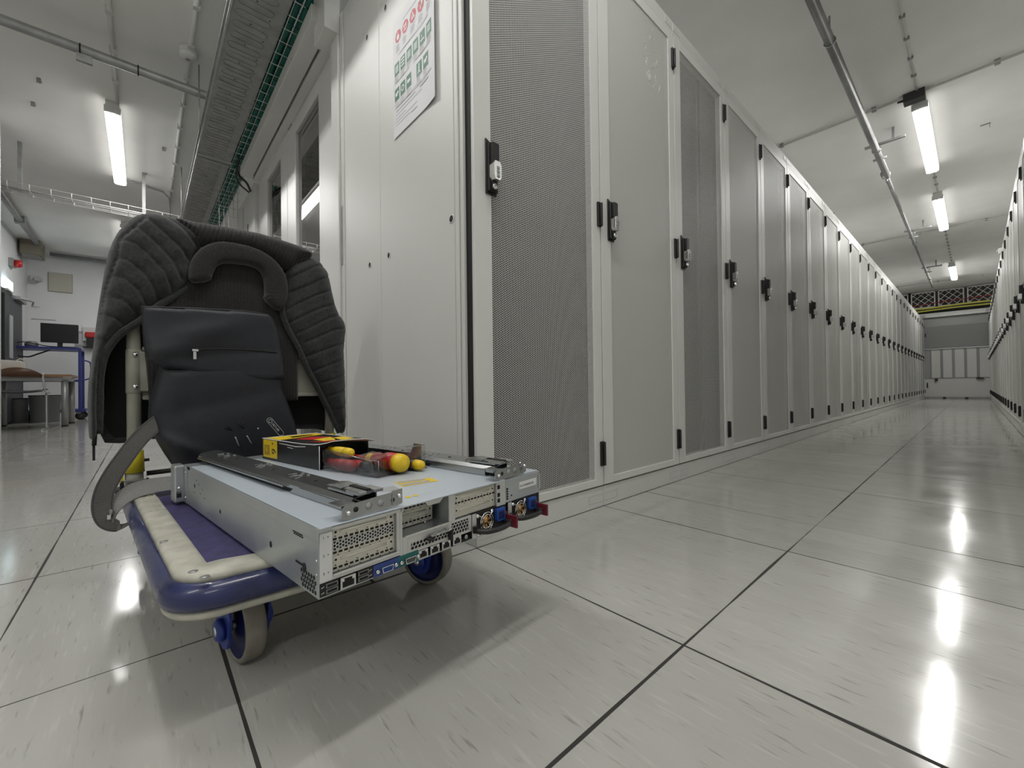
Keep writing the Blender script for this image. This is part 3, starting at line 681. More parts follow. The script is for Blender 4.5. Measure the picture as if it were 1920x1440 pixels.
tb = thing('sleeved_cable', 'teal sleeved cable bundle lying in the wire basket', 'cable', (-0.5, -0.09, 2.337)); rnd = random.Random(5)
m = MB()
for (y, z, r) in ((-0.036, 0.026, 0.019), (0.004, 0.026, 0.019), (0.042, 0.024, 0.016), (-0.018, 0.058, 0.018), (0.024, 0.058, 0.018)):
    pts = spline([(-4.9 * k / 12, y * 1.08 + rnd.uniform(-.004, .004), z + rnd.uniform(-.002, .003)) for k in range(13)], 4); m.tube(pts, r, teal_m, 10)
m.build('sleeves', tb)
m = MB()
for k in range(30):
    x = -0.08 - 0.16 * k; m.tube([(x, 0.064 * math.cos(a), 0.040 + 0.044 * math.sin(a)) for a in [2 * PI * i / 20 for i in range(20)]], 0.003, mat('dark_teal_tie', (0.006, 0.05, 0.045), 0.5), 5, loop=True)
m.build('cable_ties', tb)
q = MB(); q.tube(spline([(0, 0, 0.05), (-0.02, -0.01, 0.0), (-0.05, -0.015, -0.02), (-0.10, -0.005, 0.015)], 5), 0.007, mat('ochre_tag', (0.36, 0.25, 0.06), 0.6), 8)
tag(q.build('cable_tag', loc=(-1.78, -0.158, 2.37)), 'ochre cloth tag tied to the wire basket', 'tag')
# wire basket drop beyond the beam
dr = thing('wire_basket', 'vertical wire basket dropping to the racks past the end of the header beam', 'cable basket', (-3.55, -0.115, 1.55))
m = MB()
for y in (-0.07, -0.035, 0.0, 0.035, 0.07): m.tube([(0.0, y, 0), (0.0, y, 0.74)], 0.0022, wire_m, 6)
m.build('long_wires', dr)
m = MB()
for k in range(10): m.tube([(0.05, -0.075, 0.04 + .075 * k), (0.0, -0.075, 0.04 + .075 * k), (0.0, 0.075, 0.04 + .075 * k), (0.05, 0.075, 0.04 + .075 * k)], 0.0022, wire_m, 6)
m.build('cross_wires', dr)
q = MB(); q.tube(spline([(-2.96, -0.10, 2.36), (-3.03, -0.12, 2.30), (-3.05, -0.11, 2.22), (-3.02, -0.06, 2.16), (-3.03, -0.03, 2.10)], 6), 0.009, black, 8); q.tube(spline([(-3.0, -0.10, 2.36), (-3.09, -0.12, 2.28), (-3.14, -0.10, 2.20), (-3.10, -0.03, 2.12)], 6), 0.007, black, 8)
tag(q.build('power_cable'), 'black cable looping down at the far end of the header beam', 'cable')
# white basket tray crossing the left ceiling
wx = thing('wire_basket', 'white wire basket tray crossing the left ceiling behind the light', 'cable basket', (-5.55, -2.2, 2.52)); L = 5.2
m = MB()
for (x, z) in ((-0.10, 0.0), (-0.05, 0.0), (0.0, 0.0), (0.05, 0.0), (0.10, 0.0), (-0.105, 0.055), (0.105, 0.055)): m.tube([(x, 0, z), (x, L, z)], 0.003, lamp_case, 6)
m.build('long_wires', wx)
m = MB()
for k in range(35):
    y = 0.05 + 0.148 * k; m.tube([(-0.105, y, 0.058), (-0.105, y, -0.003), (0.105, y, -0.003), (0.105, y, 0.058)], 0.003, lamp_case, 6)
m.tube([(0.025, 0.02, -0.004), (0.025, L - .02, -0.004)], 0.003, lamp_case, 6); m.build('cross_wires', wx)
m = MB()
for y in (0.55, 1.5, 3.5): m.box((-0.02, y, 0.0), (0.02, y + 0.03, CEIL - 2.52), galv_dull)
m.build('hangers', wx)
q = MB(); q.tube([(-5.55, -2.2, 2.535), (-5.55, 2.6, 2.535)], 0.012, lamp_case, 8); q.tube([(-5.51, -2.2, 2.535), (-5.51, 2.6, 2.535)], 0.010, galv_dull, 8); tag(q.build('cable_pair'), 'pale cable pair lying in the white basket tray', 'cable')
# duct line along the left wall and back wall
for n_, lab, pts in (('water_pipe', 'grey pipe along the ceiling edge of the back wall', [(-10.2, -1.95, 2.975), (-10.2, 4.0, 2.975)]), ('water_pipe', 'grey pipe along the ceiling above the dark door', [(-5.6, -2.03, 2.975), (-10.10, -2.03, 2.975)])):
    pipe(n_, lab, 'pipe', pts, 0.034, galv_dull, [tuple(Vector(pts[0]).lerp(Vector(pts[1]), f)) for f in (0.15, 0.6, 0.9)], galv_dull, 'pipes along the far left walls')

# ------------------------------------------------------------------ platform trolley
CA = math.radians(4.5); CO = Vector((-0.53, -0.72, 0.0))
cart = thing('platform_trolley', 'blue and cream platform trolley carrying the server', 'trolley', CO, CA)
CI = (Matrix.Translation(CO) @ Matrix.Rotation(CA, 4, 'Z')).inverted()
def deck_outline(ins, z, n=10, r=0.075, x0=-0.075, x1=0.785, y0=-0.026, y1=0.541):
    pts = []; r = max(0.012, r - ins)
    for cx, cy, a0 in ((x1 - ins - r, y1 - ins - r, 0), (x0 + ins + r, y1 - ins - r, 90), (x0 + ins + r, y0 + ins + r, 180), (x1 - ins - r, y0 + ins + r, 270)):
        for i in range(n + 1):
            a = math.radians(a0 + 90 * i / n); pts.append((cx + r * math.cos(a), cy + r * math.sin(a)))
        if a0 == 270:   # bowed front edge
            for i in range(1, 8):
                t = i / 8; pts.append((x1 - ins + 0.018 * math.sin(PI * t), (y0 + ins + r) + t * ((y1 - ins - r) - (y0 + ins + r))))
    return [(x, y, z) for x, y in pts]
m = MB(); m.rings([deck_outline(0.020, 0.138), deck_outline(0.010, 0.139), deck_outline(0.006, 0.144), deck_outline(0.010, 0.150), deck_outline(0.028, 0.152)], cream_p); m.build('deck_plate', cart)
m = MB(); m.rings([deck_outline(0.016, 0.1505), deck_outline(0.003, 0.154), deck_outline(0.0, 0.164), deck_outline(0.002, 0.176), deck_outline(0.010, 0.185), deck_outline(0.020, 0.188)], blue_p); m.build('bumper', cart)
# cream raised edge: ring between two outlines, open in the middle
m = MB(); O = [(x, y) for x, y, z in deck_outline(0.017, 0)]
inner = []
for x, y in O:
    ix = min(max(x, 0.02), 0.705); iy = min(max(y, 0.034), 0.481)
    if x > 0.70 and 0.08 < y < 0.43: ix = 0.722
    inner.append((ix, iy))
rr = []
for (x, y), (ix, iy) in zip(O, inner):
    dx, dy = ix - x, iy - y; L = math.hypot(dx, dy) or 1; e = 0.007 / L
    rr.append([(x, y, 0.186), (x + dx * e * .3, y + dy * e * .3, 0.194), (x + dx * e, y + dy * e, 0.1975), (ix - dx * e, iy - dy * e, 0.1975), (ix, iy, 0.1935), (ix, iy, 0.186)])
m.rings(rr, cream_p, loop=True); edge = m.build('deck_edge', cart)
m = MB()
for x, y in ((0.735, 0.012), (0.768, 0.020), (0.55, 0.0), (0.10, 0.0)):
    m.lathe([(0.0, 0.0), (0.006, 0.0), (0.006, 0.001), (0, 0.001)], (x, y, 0.1972), (0, 0, 1), galv_dull, 12)
m.build('rivets', edge)
m = MB(); m.box((-0.04, 0.030, 0.150), (0.724, 0.486, 0.1925), blue_mat); m.build('deck_mat', cart)
m = MB()
for k in range(3): m.box((0.08, 0.004 + .011 * k, 0.1970), (0.30, 0.008 + .011 * k, 0.1985), cream_p)
m.build('grip_ribs', edge, bevel=0.0008)
def caster(wx, wy, ang, swivel=True):
    p = CI @ Vector((wx, wy, 0)); M = Matrix.Translation((p.x, p.y, 0)) @ Matrix.Rotation(ang - CA, 4, 'Z')
    T = lambda q: M @ Vector(q)
    e = MB()
    off = -0.028 if swivel else 0.0
    e.lathe([(0.0, 0.128), (0.026, 0.128), (0.028, 0.122), (0.034, 0.118), (0.034, 0.106), (0.0, 0.104)], T((off, 0, 0)), (0, 0, 1), blue_fork, 20)
    e.box((off - 0.045, -0.035, 0.128), (off + 0.045, 0.035, 0.138), blue_fork, M)
    for s in (-1, 1):
        pl = [(off - .034, .120), (off + .042, .120), (.034, .090), (.026, .050), (.018, .036), (0.0, .030), (-.016, .034), (-.026, .052), (-.040, .095)]
        e.prism(pl, lambda u, v, d: T((u, d, v)), s * 0.0265, s * 0.0305, blue_fork)
        e.lathe([(0, 0), (.017, 0), (.019, .006), (.014, .011), (0, .011)], T((0, s * 0.0305, 0.0625)), (M.to_3x3() @ Vector((0, s, 0))), blue_fork, 20)
    f = e.build('caster', cart)
    w_ = MB(); c = T((0, 0, 0.0625)); ax = M.to_3x3() @ Vector((0, 1, 0))
    w_.lathe([(0.053, -0.0145), (0.057, -0.0160), (0.0610, -0.0135), (0.0625, -0.008), (0.0625, 0.008), (0.0610, 0.0135), (0.057, 0.0160), (0.053, 0.0145)], c, ax, tyre_m, 40, loop=True)
    w_.lathe([(0.0, -0.014), (0.022, -0.014), (0.030, -0.009), (0.046, -0.007), (0.0535, -0.0143), (0.0535, 0.0143), (0.046, 0.007), (0.030, 0.009), (0.022, 0.014), (0.0, 0.014)], c, ax, mat('dark_blue_hub', (0.008, 0.014, 0.09), 0.45), 32)
    w_.build('wheel', f)
    b = MB(); b.lathe([(0, -.042), (.008, -.042), (.008, -.0415), (.008, .0415), (.008, .042), (0, .042)], c, ax, chrome, 12); b.build('axle_bolt', f)
caster(0.112, -0.576, math.radians(9)); caster(0.085, -0.208, math.radians(24))
caster(-0.455, -0.672, math.radians(-2), False); caster(-0.49, -0.215, math.radians(3), False)
# handle
HW = 0.508
hp = spline([(0, 0, 0.20), (0, 0, 0.5), (0, 0, 0.73)], 3) + [Vector((0, 0.12 * (1 - math.cos(a)), 0.75 + 0.12 * math.sin(a))) for a in [PI / 2 * i / 8 for i in range(1, 9)]] + [Vector((0, y, 0.87)) for y in (0.18, 0.26, 0.33)] + \
     [Vector((0, HW - 0.12 * (1 - math.cos(a)), 0.75 + 0.12 * math.sin(a))) for a in [PI / 2 * (8 - i) / 8 for i in range(0, 9)]] + [Vector((0, HW, 0.5)), Vector((0, HW, 0.2))]
m = MB(); m.tube(hp, 0.0148, cream_t, 16); hd = m.build('handle', cart)
m = MB()
m.box((-0.010, 0.016, 0.436), (-0.002, HW - 0.016, 0.572), cream_t); m.box((-0.010, 0.016, 0.562), (0.006, HW - 0.016, 0.574), cream_t); m.box((-0.010, 0.016, 0.432), (0.006, HW - 0.016, 0.444), cream_t)
m.box((-0.006, 0.03, 0.545), (0.001, HW - 0.03, 0.552), cream_t); m.build('cross_panel', cart, bevel=0.003)
for y, s in ((0, 1), (HW, -1)):
    m = MB(); m.tube([(0, y, 0.45), (0, y, 0.565)], 0.0165, cream_t, 16); m.box((-0.006, y, 0.455), (0.012, y + s * 0.034, 0.56), cream_t); sl = m.build('handle_clamp', cart, bevel=0.002)
    m = MB()
    for z in (0.468, 0.553): m.lathe([(0, .0), (.0062, 0.0), (.005, .003), (0, .004)], (0.0165, y + s * .002, z), (1, 0, 0), chrome, 12)
    m.build('rivets', sl)
    m = MB(); m.tube([(0, y, 0.243), (0, y, 0.300)], [0.021, 0.019], yellow_p, 18); m.box((-0.018, y - 0.030 * s, 0.22), (0.010, y - 0.021 * s, 0.258), yellow_p); m.lathe([(0, 0), (.004, 0), (.004, .01), (0, .01)], (0, y + s * .02, .272), (0, s, 0), black, 8); m.build('socket_collar', cart)
    m = MB(); m.tube([(0, y, 0.200), (0, y, 0.243)], 0.0185, cream_t, 18)
    for dx, dy in ((-.022, -.024), (.022, -.024), (-.022, .024), (.022, .024)): m.box((dx - .003, y + dy - .003, 0.186), (dx + .003, y + dy + .003, 0.226), black)
    m.box((-.025, y - .027, .222), (.025, y + .027, .226), galv_dull); m.box((-.025, y - .027, .186), (.025, y + .027, .192), galv_dull); m.build('hinge_bracket', cart)
m = MB(); m.tube([(0.0, 0.024, 0.236), (0.0, HW - 0.024, 0.236)], 0.0065, black, 10); m.build('locking_rod', cart)
m = MB(); m.rings([[(-.075 + .045 * math.cos(a), -0.004 + .030 * math.sin(a), z) for a in [2 * PI * i / 16 for i in range(16)]] for z in (.150, .186, .192)], blackm); m.build('corner_bumper', cart)

# ------------------------------------------------------------------ rack server
SA = 0.126; SO = Vector((0.4099, -0.5440, 0.1983))
srv = thing('rack_server', 'grey rack server lying on the trolley with its rear ports facing out', 'server', SO, SA)
SW, SH, SL = 0.445, 0.0865, 0.70
m = MB()
m.box((-SL + .015, 0.0, 0.0), (0, SW, 0.0012), chassis_m)                         # bottom sheet
m.box((-SL + .015, 0.0, 0.0012), (0.0, 0.0012, 0.0775), chassis_m); m.box((-SL + .015, SW - 0.0012, 0.0012), (-0.002, SW, 0.0775), chassis_m)
m.box((-SL, 0.0, 0.0), (-SL + 0.015, SW, SH - .002), chassis_m)
m.box((-0.14, 0.0012, 0.0012), (-0.13, SW - 0.0012, SH - 0.003), dark_in)          # inner bulkhead
m.build('chassis', srv)
# holes and slots of the side sheet
m = MB()
for x, z, r in ((-0.41, 0.030, .0042), (-0.156, 0.030, .0048), (-0.60, 0.05, .0042), (-0.565, 0.058, .0016), (-0.553, 0.040, .0016), (-0.535, 0.052, .0016), (-0.52, 0.036, .0016), (-0.60, 0.036, .0016), (-0.585, 0.064, .0016)):
    m.lathe([(0, 0), (r, 0), (r, .0006), (0, .0006)], (x, 0.0003, z), (0, -1, 0), blackm, 12)
m.lathe([(0, 0), (.0058, 0), (.0058, .0008), (0, .0008)], (-0.040, 0.0003, 0.0285), (0, -1, 0), blackm, 14); m.box((-0.066, -0.0008, 0.0290), (-0.042, 0.0002, 0.0315), blackm)
for k in range(5):
    m.box((-0.074 + .0062 * k, -0.0008, 0.0672), (-0.0705 + .0062 * k, 0.0002, 0.0692), blackm); m.box((-0.0715 + .0062 * k, -0.0008, 0.0645), (-0.0685 + .0062 * k, 0.0002, 0.0662), blackm)
p_ = 0.0073
for r in range(4):
    for c in range(6):
        x = -0.0085 - c * p_ * 1.0 - (p_ / 2 if r % 2 else 0); z = 0.0055 + r * p_ * 0.80
        if x > -0.054: m.lathe([(0, 0), (.0030, 0), (.0030, .0006), (0, .0006)], (x, 0.0003, z), (0, -1, 0), blackm, 6)
m.build('side_openings', srv)
m = MB()
for x, z in ((-0.0045, 0.0455), (-0.0045, 0.0285), (-0.60, .074)): m.lathe([(0, 0), (.0019, 0), (.0014, .0009), (0, .0012)], (x, 0.0, z), (0, -1, 0), chrome, 10)
m.box((-0.50, -0.0006, 0.012), (-0.45, 0.0002, 0.0126), chrome); m.build('rivets', srv)
# lid
m = MB(); m.box((-SL + .06, 0.001, SH - 0.0016), (0.003, SW - 0.106, SH), lid_m); m.box((-SL + .06, SW - 0.106, SH - .0016), (-0.005, SW, SH), lid_m)
m.box((-SL + .06, -0.0009, 0.0690), (0.0025, 0.0003, SH - .0005), chassis_m)
m.box((-0.006, 0.0, 0.0800), (0.003, 0.016, SH - .0005), chassis_m)
lid = m.build('lid', srv, bevel=0.0008)
m = MB(); m.box((-SL + .0, 0.001, SH - 0.0030), (-SL + 0.0595, SW, SH - 0.0012), chassis_m); m.build('front_cover', srv)
def top_patch(name, quad, mm, lift=0.0003, parent=lid):
    q = MB(); q.face([(x, y, SH + lift) for x, y in quad], mm); return q
q = top_patch('', [(-.142, .200), (-.121, .262), (-.087, .257), (-.100, .190)], yel_b)
m = q
for a, b in ((0.03, 0.40), (0.52, 0.92)):
    A = [Vector((-.142, .200)), Vector((-.121, .262)), Vector((-.087, .257)), Vector((-.100, .190))]
    def B(s, t): return (A[0].lerp(A[3], t)).lerp(A[1].lerp(A[2], t), s)
    m.face([(*B(.04, a + .03), SH + .0005), (*B(.80, a + .03), SH + .0005), (*B(.80, b - .03), SH + .0005), (*B(.04, b - .03), SH + .0005)], grey_i)
m.build('warning_label', lid)
m = MB()
for x, y in ((-.040, .150), (-.038, .163)): m.face([(x, y, SH + .0003), (x - .001, y + .008, SH + .0003), (x + .009, y + .008, SH + .0003), (x + .009, y, SH + .0003)], yel_b)
for k in range(3): m.box((-.036 + .004 * k, .176, SH), (-.0345 + .004 * k, .205, SH + .0002), grey_l)
m.build('caution_marks', lid)
m = MB(); m.face([(-.128, .150, SH + .0003), (-.118, .182, SH + .0003), (-.085, .176, SH + .0003), (-.095, .145, SH + .0003)], grey_i); m.build('spec_label', lid)
# rear plate pieces
m = MB(); RT = 0.0012
def rp(y0, z0, y1, z1, mm=rear_m, x0=-RT, x1=0.0): m.box((x0, y0, z0), (x1, y1, z1), mm)
rp(0.0, 0.0, 0.0012, 0.0775); rp(0.0012, 0.0176, 0.116, 0.0225); rp(0.0012, 0.079, 0.122, 0.0835); rp(0.110, 0.0225, 0.1155, 0.079); rp(0.118, 0.0835, 0.335, 0.0855)
rp(0.1155, 0.0140, 0.120, 0.0835); rp(0.120, 0.0140, 0.128, 0.0410); rp(0.128, 0.0145, 0.255, 0.0410); rp(0.2065, 0.0410, 0.2195, 0.0855); rp(0.3175, 0.0410, 0.3415, 0.0855); rp(0.0, 0.0, 0.255, 0.0012)
rp(0.125, 0.0395, 0.2065, 0.0422, rear_m, -.0012, .002); rp(0.0180, 0.0220, 0.1130, 0.0242, rear_m, -.0012, .0022)
m.build('rear_plate', srv, bevel=0.0006)
m = MB(); m.box((-0.0005, 0.0014, 0.0190), (0.0006, 0.0172, 0.0790), mat('slot_strip_white', (0.68, 0.69, 0.68), 0.4))
for k, z in enumerate((0.0715, 0.0495, 0.0275)):
    text_into(m, str(k + 1), 0.0045, lambda a, b, c, z=z: (0.0007 + c * .2, 0.0052 + a, z + b), blackm); m.lathe([(0, 0), (.0007, 0), (.0007, .0003), (0, .0003)], (0.0006, 0.0118, z + .0016), (1, 0, 0), blackm, 8)
m.build('slot_number_strip', srv)
# expansion slot cage behind the large opening
perf_s = perf_mat('slot_perforation', (0.60, 0.605, 0.585), 0.0044, 0.37, 1, 2, metal=0.4)
def slots(y0, y1, z0, z1, x, rows, name='expansion_slots', shelf=True):
    t_ = MB(); t_.box((x - .001, y0, z0), (x, y1, z1), cream_br); o = t_.build(name, srv)
    for r in rows:
        kind, za, zb = r; q = MB()
        if kind == 'cover':
            q.box((x, y0 + .002, za), (x + .0012, y1 - .002, zb), cream_br); zc = (za + zb) / 2
            q.tube([(x + .0010, y0 + .012, zc), (x + .0010, y1 - .014, zc)], (zb - za) * .23, cream_br, 8)
            for yy in (y0 + .006, y1 - .006): q.lathe([(0, 0), (.0015, 0), (.0015, .0004), (0, .0004)], (x + .0013, yy, zc), (1, 0, 0), blackm, 10)
            q.build('slot_cover', o)
        elif kind == 'slits':
            n_ = int((y1 - y0) / .0074)
            for i in range(n_): q.box((x, y0 + .003 + .0074 * i, za), (x + .0006, y0 + .0078 + .0074 * i, zb), blackm)
            for i in range(n_ // 2): q.box((x, y0 + .005 + .0148 * i, zb + .0018), (x + .0006, y0 + .0068 + .0148 * i, zb + .0028), blackm); q.box((x, y0 + .009 + .0148 * i, za - .0028), (x + .0006, y0 + .0105 + .0148 * i, za - .0018), blackm)
            q.build('vent_slits', o)
        elif kind == 'perf':
            q.box((x + .0004, y0 + .001, za), (x + .0009, y1 - .001, zb), perf_s); q.box((x + .0000, y0 + .001, za), (x + .0002, y1 - .001, zb), blackm); q.build('vent_mesh', o)
    return o
slots(0.0180, 0.1100, 0.0240, 0.0795, -0.006, [('cover', .0700, .0785), ('slits', .0640, .0668), ('perf', .0520, .0625), ('slits', .0470, .0496), ('cover', .0350, .0440), ('slits', .0275, .0300)])
m = MB(); m.box((-.0065, .0175, .0225), (-.0005, .1155, .0232), chassis_m); m.box((-.0065, .110, .0225), (-.0005, .1108, .080), chassis_m); m.box((-.01, .0165, .0795), (-.0005, .1155, .0803), chassis_m); m.build('slot_frame', srv)
# recessed bay (middle) with a smaller slot at its far end
m = MB(); m.box((-.085, .122, .0405), (-.001, .2065, .0413), chassis_m); m.box((-.085, .2060, .0413), (-.001, .2066, .0845), chassis_m); m.box((-.030, .1185, .0413), (-.001, .1195, .0835), chassis_m); m.box((-.086, .118, .0413), (-.085, .2066, .0845), chassis_m)
m.prism([(.160, .0845), (.2, .0845), (.19, .0760), (.168, .0760)], lambda u, v, d: (d, u, v), -.004, -.003, rear_m)
m.lathe([(0, 0), (.0016, 0), (.0016, .004), (0, .005)], (-.025, .178, .0413), (0, 0, 1), chrome, 10); m.build('riser_bay', srv)
slots(0.1205, 0.1980, 0.0430, 0.0800, -0.032, [('slits', .0740, .0762), ('slits', .0700, .0722), ('cover', .0570, .0655), ('slits', .0480, .0505)])
# right slot group
slots(0.2200, 0.3170, 0.0425, 0.0838, -0.006, [('cover', .0705, .0790), ('slits', .0650, .0675), ('cover', .0500, .0590)])
m = MB(); m.box((-.05, .2195, .0405), (-.001, .3175, .0413), chassis_m); m.box((-.0065, .3170, .0413), (-.0005, .3176, .0845), chassis_m)
for z in (.048, .058, .072): m.box((-.004, .3195, z), (.0008, .3255, z + .007), blackm)
m.build('slot_frame', srv)
# perforated areas near the ports
hexm = perf_mat('rear_hex_vents', (0.62, 0.625, 0.60), 0.0062, 0.42, 2, 1, metal=0.5)
m = MB()
for y0, y1, z0, z1 in ((.134, .207, .0195, .0290), (.2115, .2480, .0190, .0380)):
    m.box((.0002, y0, z0), (.0006, y1, z1), hexm); m.box((.00005, y0, z0), (.00012, y1, z1), blackm)
m.build('vent_mesh', srv)
m = MB(); m.box((.0003, .166, .0300), (.007, .206, .0340), galv); m.box((.0003, .160, .0262), (.010, .170, .0300), black); m.box((.0003, .2035, .0150), (.008, .2085, .0330), black); m.box((.003, .172, .0330), (.012, .178, .0352), chrome); m.box((.003, .196, .0336), (.012, .203, .0358), chrome); m.build('card_latch', srv, bevel=0.0008)
# ports
def port_face(y0, y1, z0, z1, mm, x=0.0004): m.box((-.0005, y0, z0), (x, y1, z1), mm)
for y0, y1 in ((.0016, .0250), (.0505, .0725)):
    m = MB(); port_face(y0, y1, .0015, .0172, black)
    for z in (.0038, .0108):
        m.box((.0004, y0 + .0065 * (y0 < .02) + .001, z - .0004), (.0012, y0 + .0065 * (y0 < .02) + .0155, z + .0046), galv_dull); m.box((.0012, y0 + .0065 * (y0 < .02) + .002, z + .0004), (.0014, y0 + .0065 * (y0 < .02) + .0145, z + .0038), blackm)
    ym = y0 + (.003 if y0 < .02 else .0185)
    for z in (.006, .013): m.tube([(.0007, ym - .0018, z - .0008), (.0007, ym + .0020, z + .0004)], .0003, white_i, 5)
    m.build('usb_ports', srv)
def rj45(y0, z0, w_=.0165, h=.0135):
    q = MB(); q.box((-.0005, y0, z0), (.0006, y0 + w_, z0 + h), rear_m); q.box((.0006, y0 + .0025, z0 + .0015), (.0009, y0 + w_ - .0025, z0 + h * .62), blackm); q.box((.0006, y0 + .0052, z0 + h * .62), (.0009, y0 + w_ - .0052, z0 + h * .86), blackm)
    q.box((.0006, y0 + .0008, z0 + h * .68), (.0010, y0 + .0042, z0 + h * .92), chrome); q.box((.0006, y0 + w_ - .0042, z0 + h * .68), (.0010, y0 + w_ - .0008, z0 + h * .92), chrome); q.build('network_port', srv)
rj45(.0275, .0016, .0205, .0145)
for y in (.1470, .1690, .1915, .2140): rj45(y, .0014 + (y - .147) * .012, .0170, .0125)
m = MB(); m.box((-.0005, .0732, .0004), (.0005, .1125, .0165), blue_l); m.build('port_label', srv)['label'] = 'blue port label'
m = MB(); m.box((-.0005, .1125, .0004), (.0005, .1462, .0165), teal_l); m.build('port_label', srv)['label'] = 'teal port label'
def dsub(y0, name, core):
    q = MB(); tr = [(y0, .0115), (y0 + .0185, .0115), (y0 + .0170, .0035), (y0 + .0015, .0035)]
    q.prism(tr, lambda u, v, d: (d, u, v), .0005, .0050, chrome); q.prism([(a + (.0012 if a < y0 + .009 else -.0012), b + (.001 if b < .006 else -.001)) for a, b in tr], lambda u, v, d: (d, u, v), .0050, .0054, core)
    for r, z in enumerate((.0094, .0074, .0056)):
        for i in range(5): q.lathe([(0, 0), (.0006, 0), (.0006, .0003), (0, .0003)], (.0054, y0 + .0040 + .0026 * i, z), (1, 0, 0), blackm if core is blue_s else galv_dull, 6)
    for yy in (y0 - .0050, y0 + .0235): q.lathe([(0, 0), (.0028, 0), (.0028, .003), (.0014, .003), (.0014, .0012), (0, .0012)], (.0005, yy, .0072), (1, 0, 0), chrome, 6)
    q.build(name, srv)
dsub(.0838, 'vga_port', blue_s); dsub(.1215, 'serial_port', black)
m = MB(); m.lathe([(0, 0), (.0036, 0), (.0036, .0006), (.0028, .0010), (0, .0010)], (0, .2425, .0085), (1, 0, 0), galv_dull, 18); m.build('id_button', srv)
# grey cage above the power supplies and its asset sticker
m = MB(); m.box((-.12, .3425, .0425), (-.0005, SW - .0005, .0850), chassis_m); m.box((-.0005, .4405, .0500), (.0012, .4445, .0800), chassis_m); cg = m.build('power_cage', srv, bevel=0.0008)
m = MB()
for k in range(5): m.box((-.0004, .3445, .0480 + .0045 * k), (.0006, .3480, .0510 + .0045 * k), blackm)
m.lathe([(0, 0), (.0016, 0), (.0016, .0004), (0, .0004)], (0, .358, .0535), (1, 0, 0), blackm, 10); m.build('vents', cg)
m = MB(); m.box((-.0003, .3800, .0600), (.0004, .4330, .0735), mat('sticker_white', (0.75, 0.75, 0.74), 0.5)); text_into(m, 'N-31640000120', .0062, lambda a, b, c: (.0005 + c * .2, .3825 + a, .0640 + b), blackm); m.build('asset_sticker', cg)
def psu(y0):
    z0, z1, w_ = .0012, .0415, .0855
    q = MB(); q.box((-.12, y0, z0), (-.0002, y0 + w_, z1), dark_in); q.box((-.0002, y0, z0), (.0006, y0 + .010, z1), rear_m); q.box((-.0002, y0 + .010, z0), (.0006, y0 + w_, z0 + .0012), rear_m); o = q.build('power_supply', srv)
    cy, cz = y0 + .032, .0235
    q = MB()
    for r in (.0155, .0115): q.tube([(.004, cy + r * math.cos(a), cz + r * math.sin(a)) for a in [2 * PI * i / 28 for i in range(28)]], .0008, chrome, 6, loop=True)
    for a in (0.8, 2.5, 4.1, 5.4): q.tube([(.004, cy + .008 * math.cos(a), cz + .008 * math.sin(a)), (.004, cy + .022 * math.cos(a), cz + .022 * math.sin(a))], .0008, chrome, 6)
    q.build('fan_guard', o)
    q = MB(); q.lathe([(0, 0), (.0058, 0), (.0052, .0025), (0, .003)], (.0008, cy - .001, cz + .003), (1, 0, 0), brass, 18)
    for i in range(7):
        a = 2 * PI * i / 7; q.prism([(cy + .005 * math.cos(a), cz + .005 * math.sin(a)), (cy + .0125 * math.cos(a + .25), cz + .0125 * math.sin(a + .25)), (cy + .0125 * math.cos(a + .6), cz + .0125 * math.sin(a + .6)), (cy + .005 * math.cos(a + .5), cz + .005 * math.sin(a + .5))], lambda u, v, d: (d, u, v), .0010, .0018, brass)
    q.build('fan', o)
    q = MB(); q.prism([(y0 + .055, .0385), (y0 + .077, .0385), (y0 + .077, .0170), (y0 + .059, .0170), (y0 + .055, .0215)], lambda u, v, d: (d, u, v), .0006, .0070, blue_s); q.box((.0070, y0 + .0590, .0200), (.0072, y0 + .0735, .0340), mat('socket_dark_blue', (0.004, 0.012, 0.07), 0.5)); q.build('power_inlet', o)
    q = MB(); q.tube(spline([(.004, y0 + .008, .0135), (.020, y0 + .018, .0130), (.026, y0 + .045, .0130), (.022, y0 + .070, .0140), (.004, y0 + .078, .0150)], 6), .0046, black, 10); q.box((.0, y0 + .001, .0105), (.006, y0 + .011, .0215), black); q.build('pull_handle', o)
    q = MB()
    for yy, zz in ((y0 + .012, .0365), (y0 + .047, .0375), (y0 + .013, .0052)): q.lathe([(0, 0), (.0036, 0), (.0036, .002), (.0016, .0035), (0, .0035)], (.0006, yy, zz), (1, 0, 0), chrome, 12)
    q.build('screws', o)
    q = MB(); q.box((.001, y0 + .0795, .0030), (.0045, y0 + .0845, .0290), maroon); q.box((.0045, y0 + .080, .0040), (.030, y0 + .0842, .0250), maroon); q.lathe([(0, 0), (.0008, 0), (0, .0004)], (.017, y0 + .0798, .016), (0, -1, 0), white_i, 8); q.build('release_latch', o)
psu(.2560); psu(.3475)
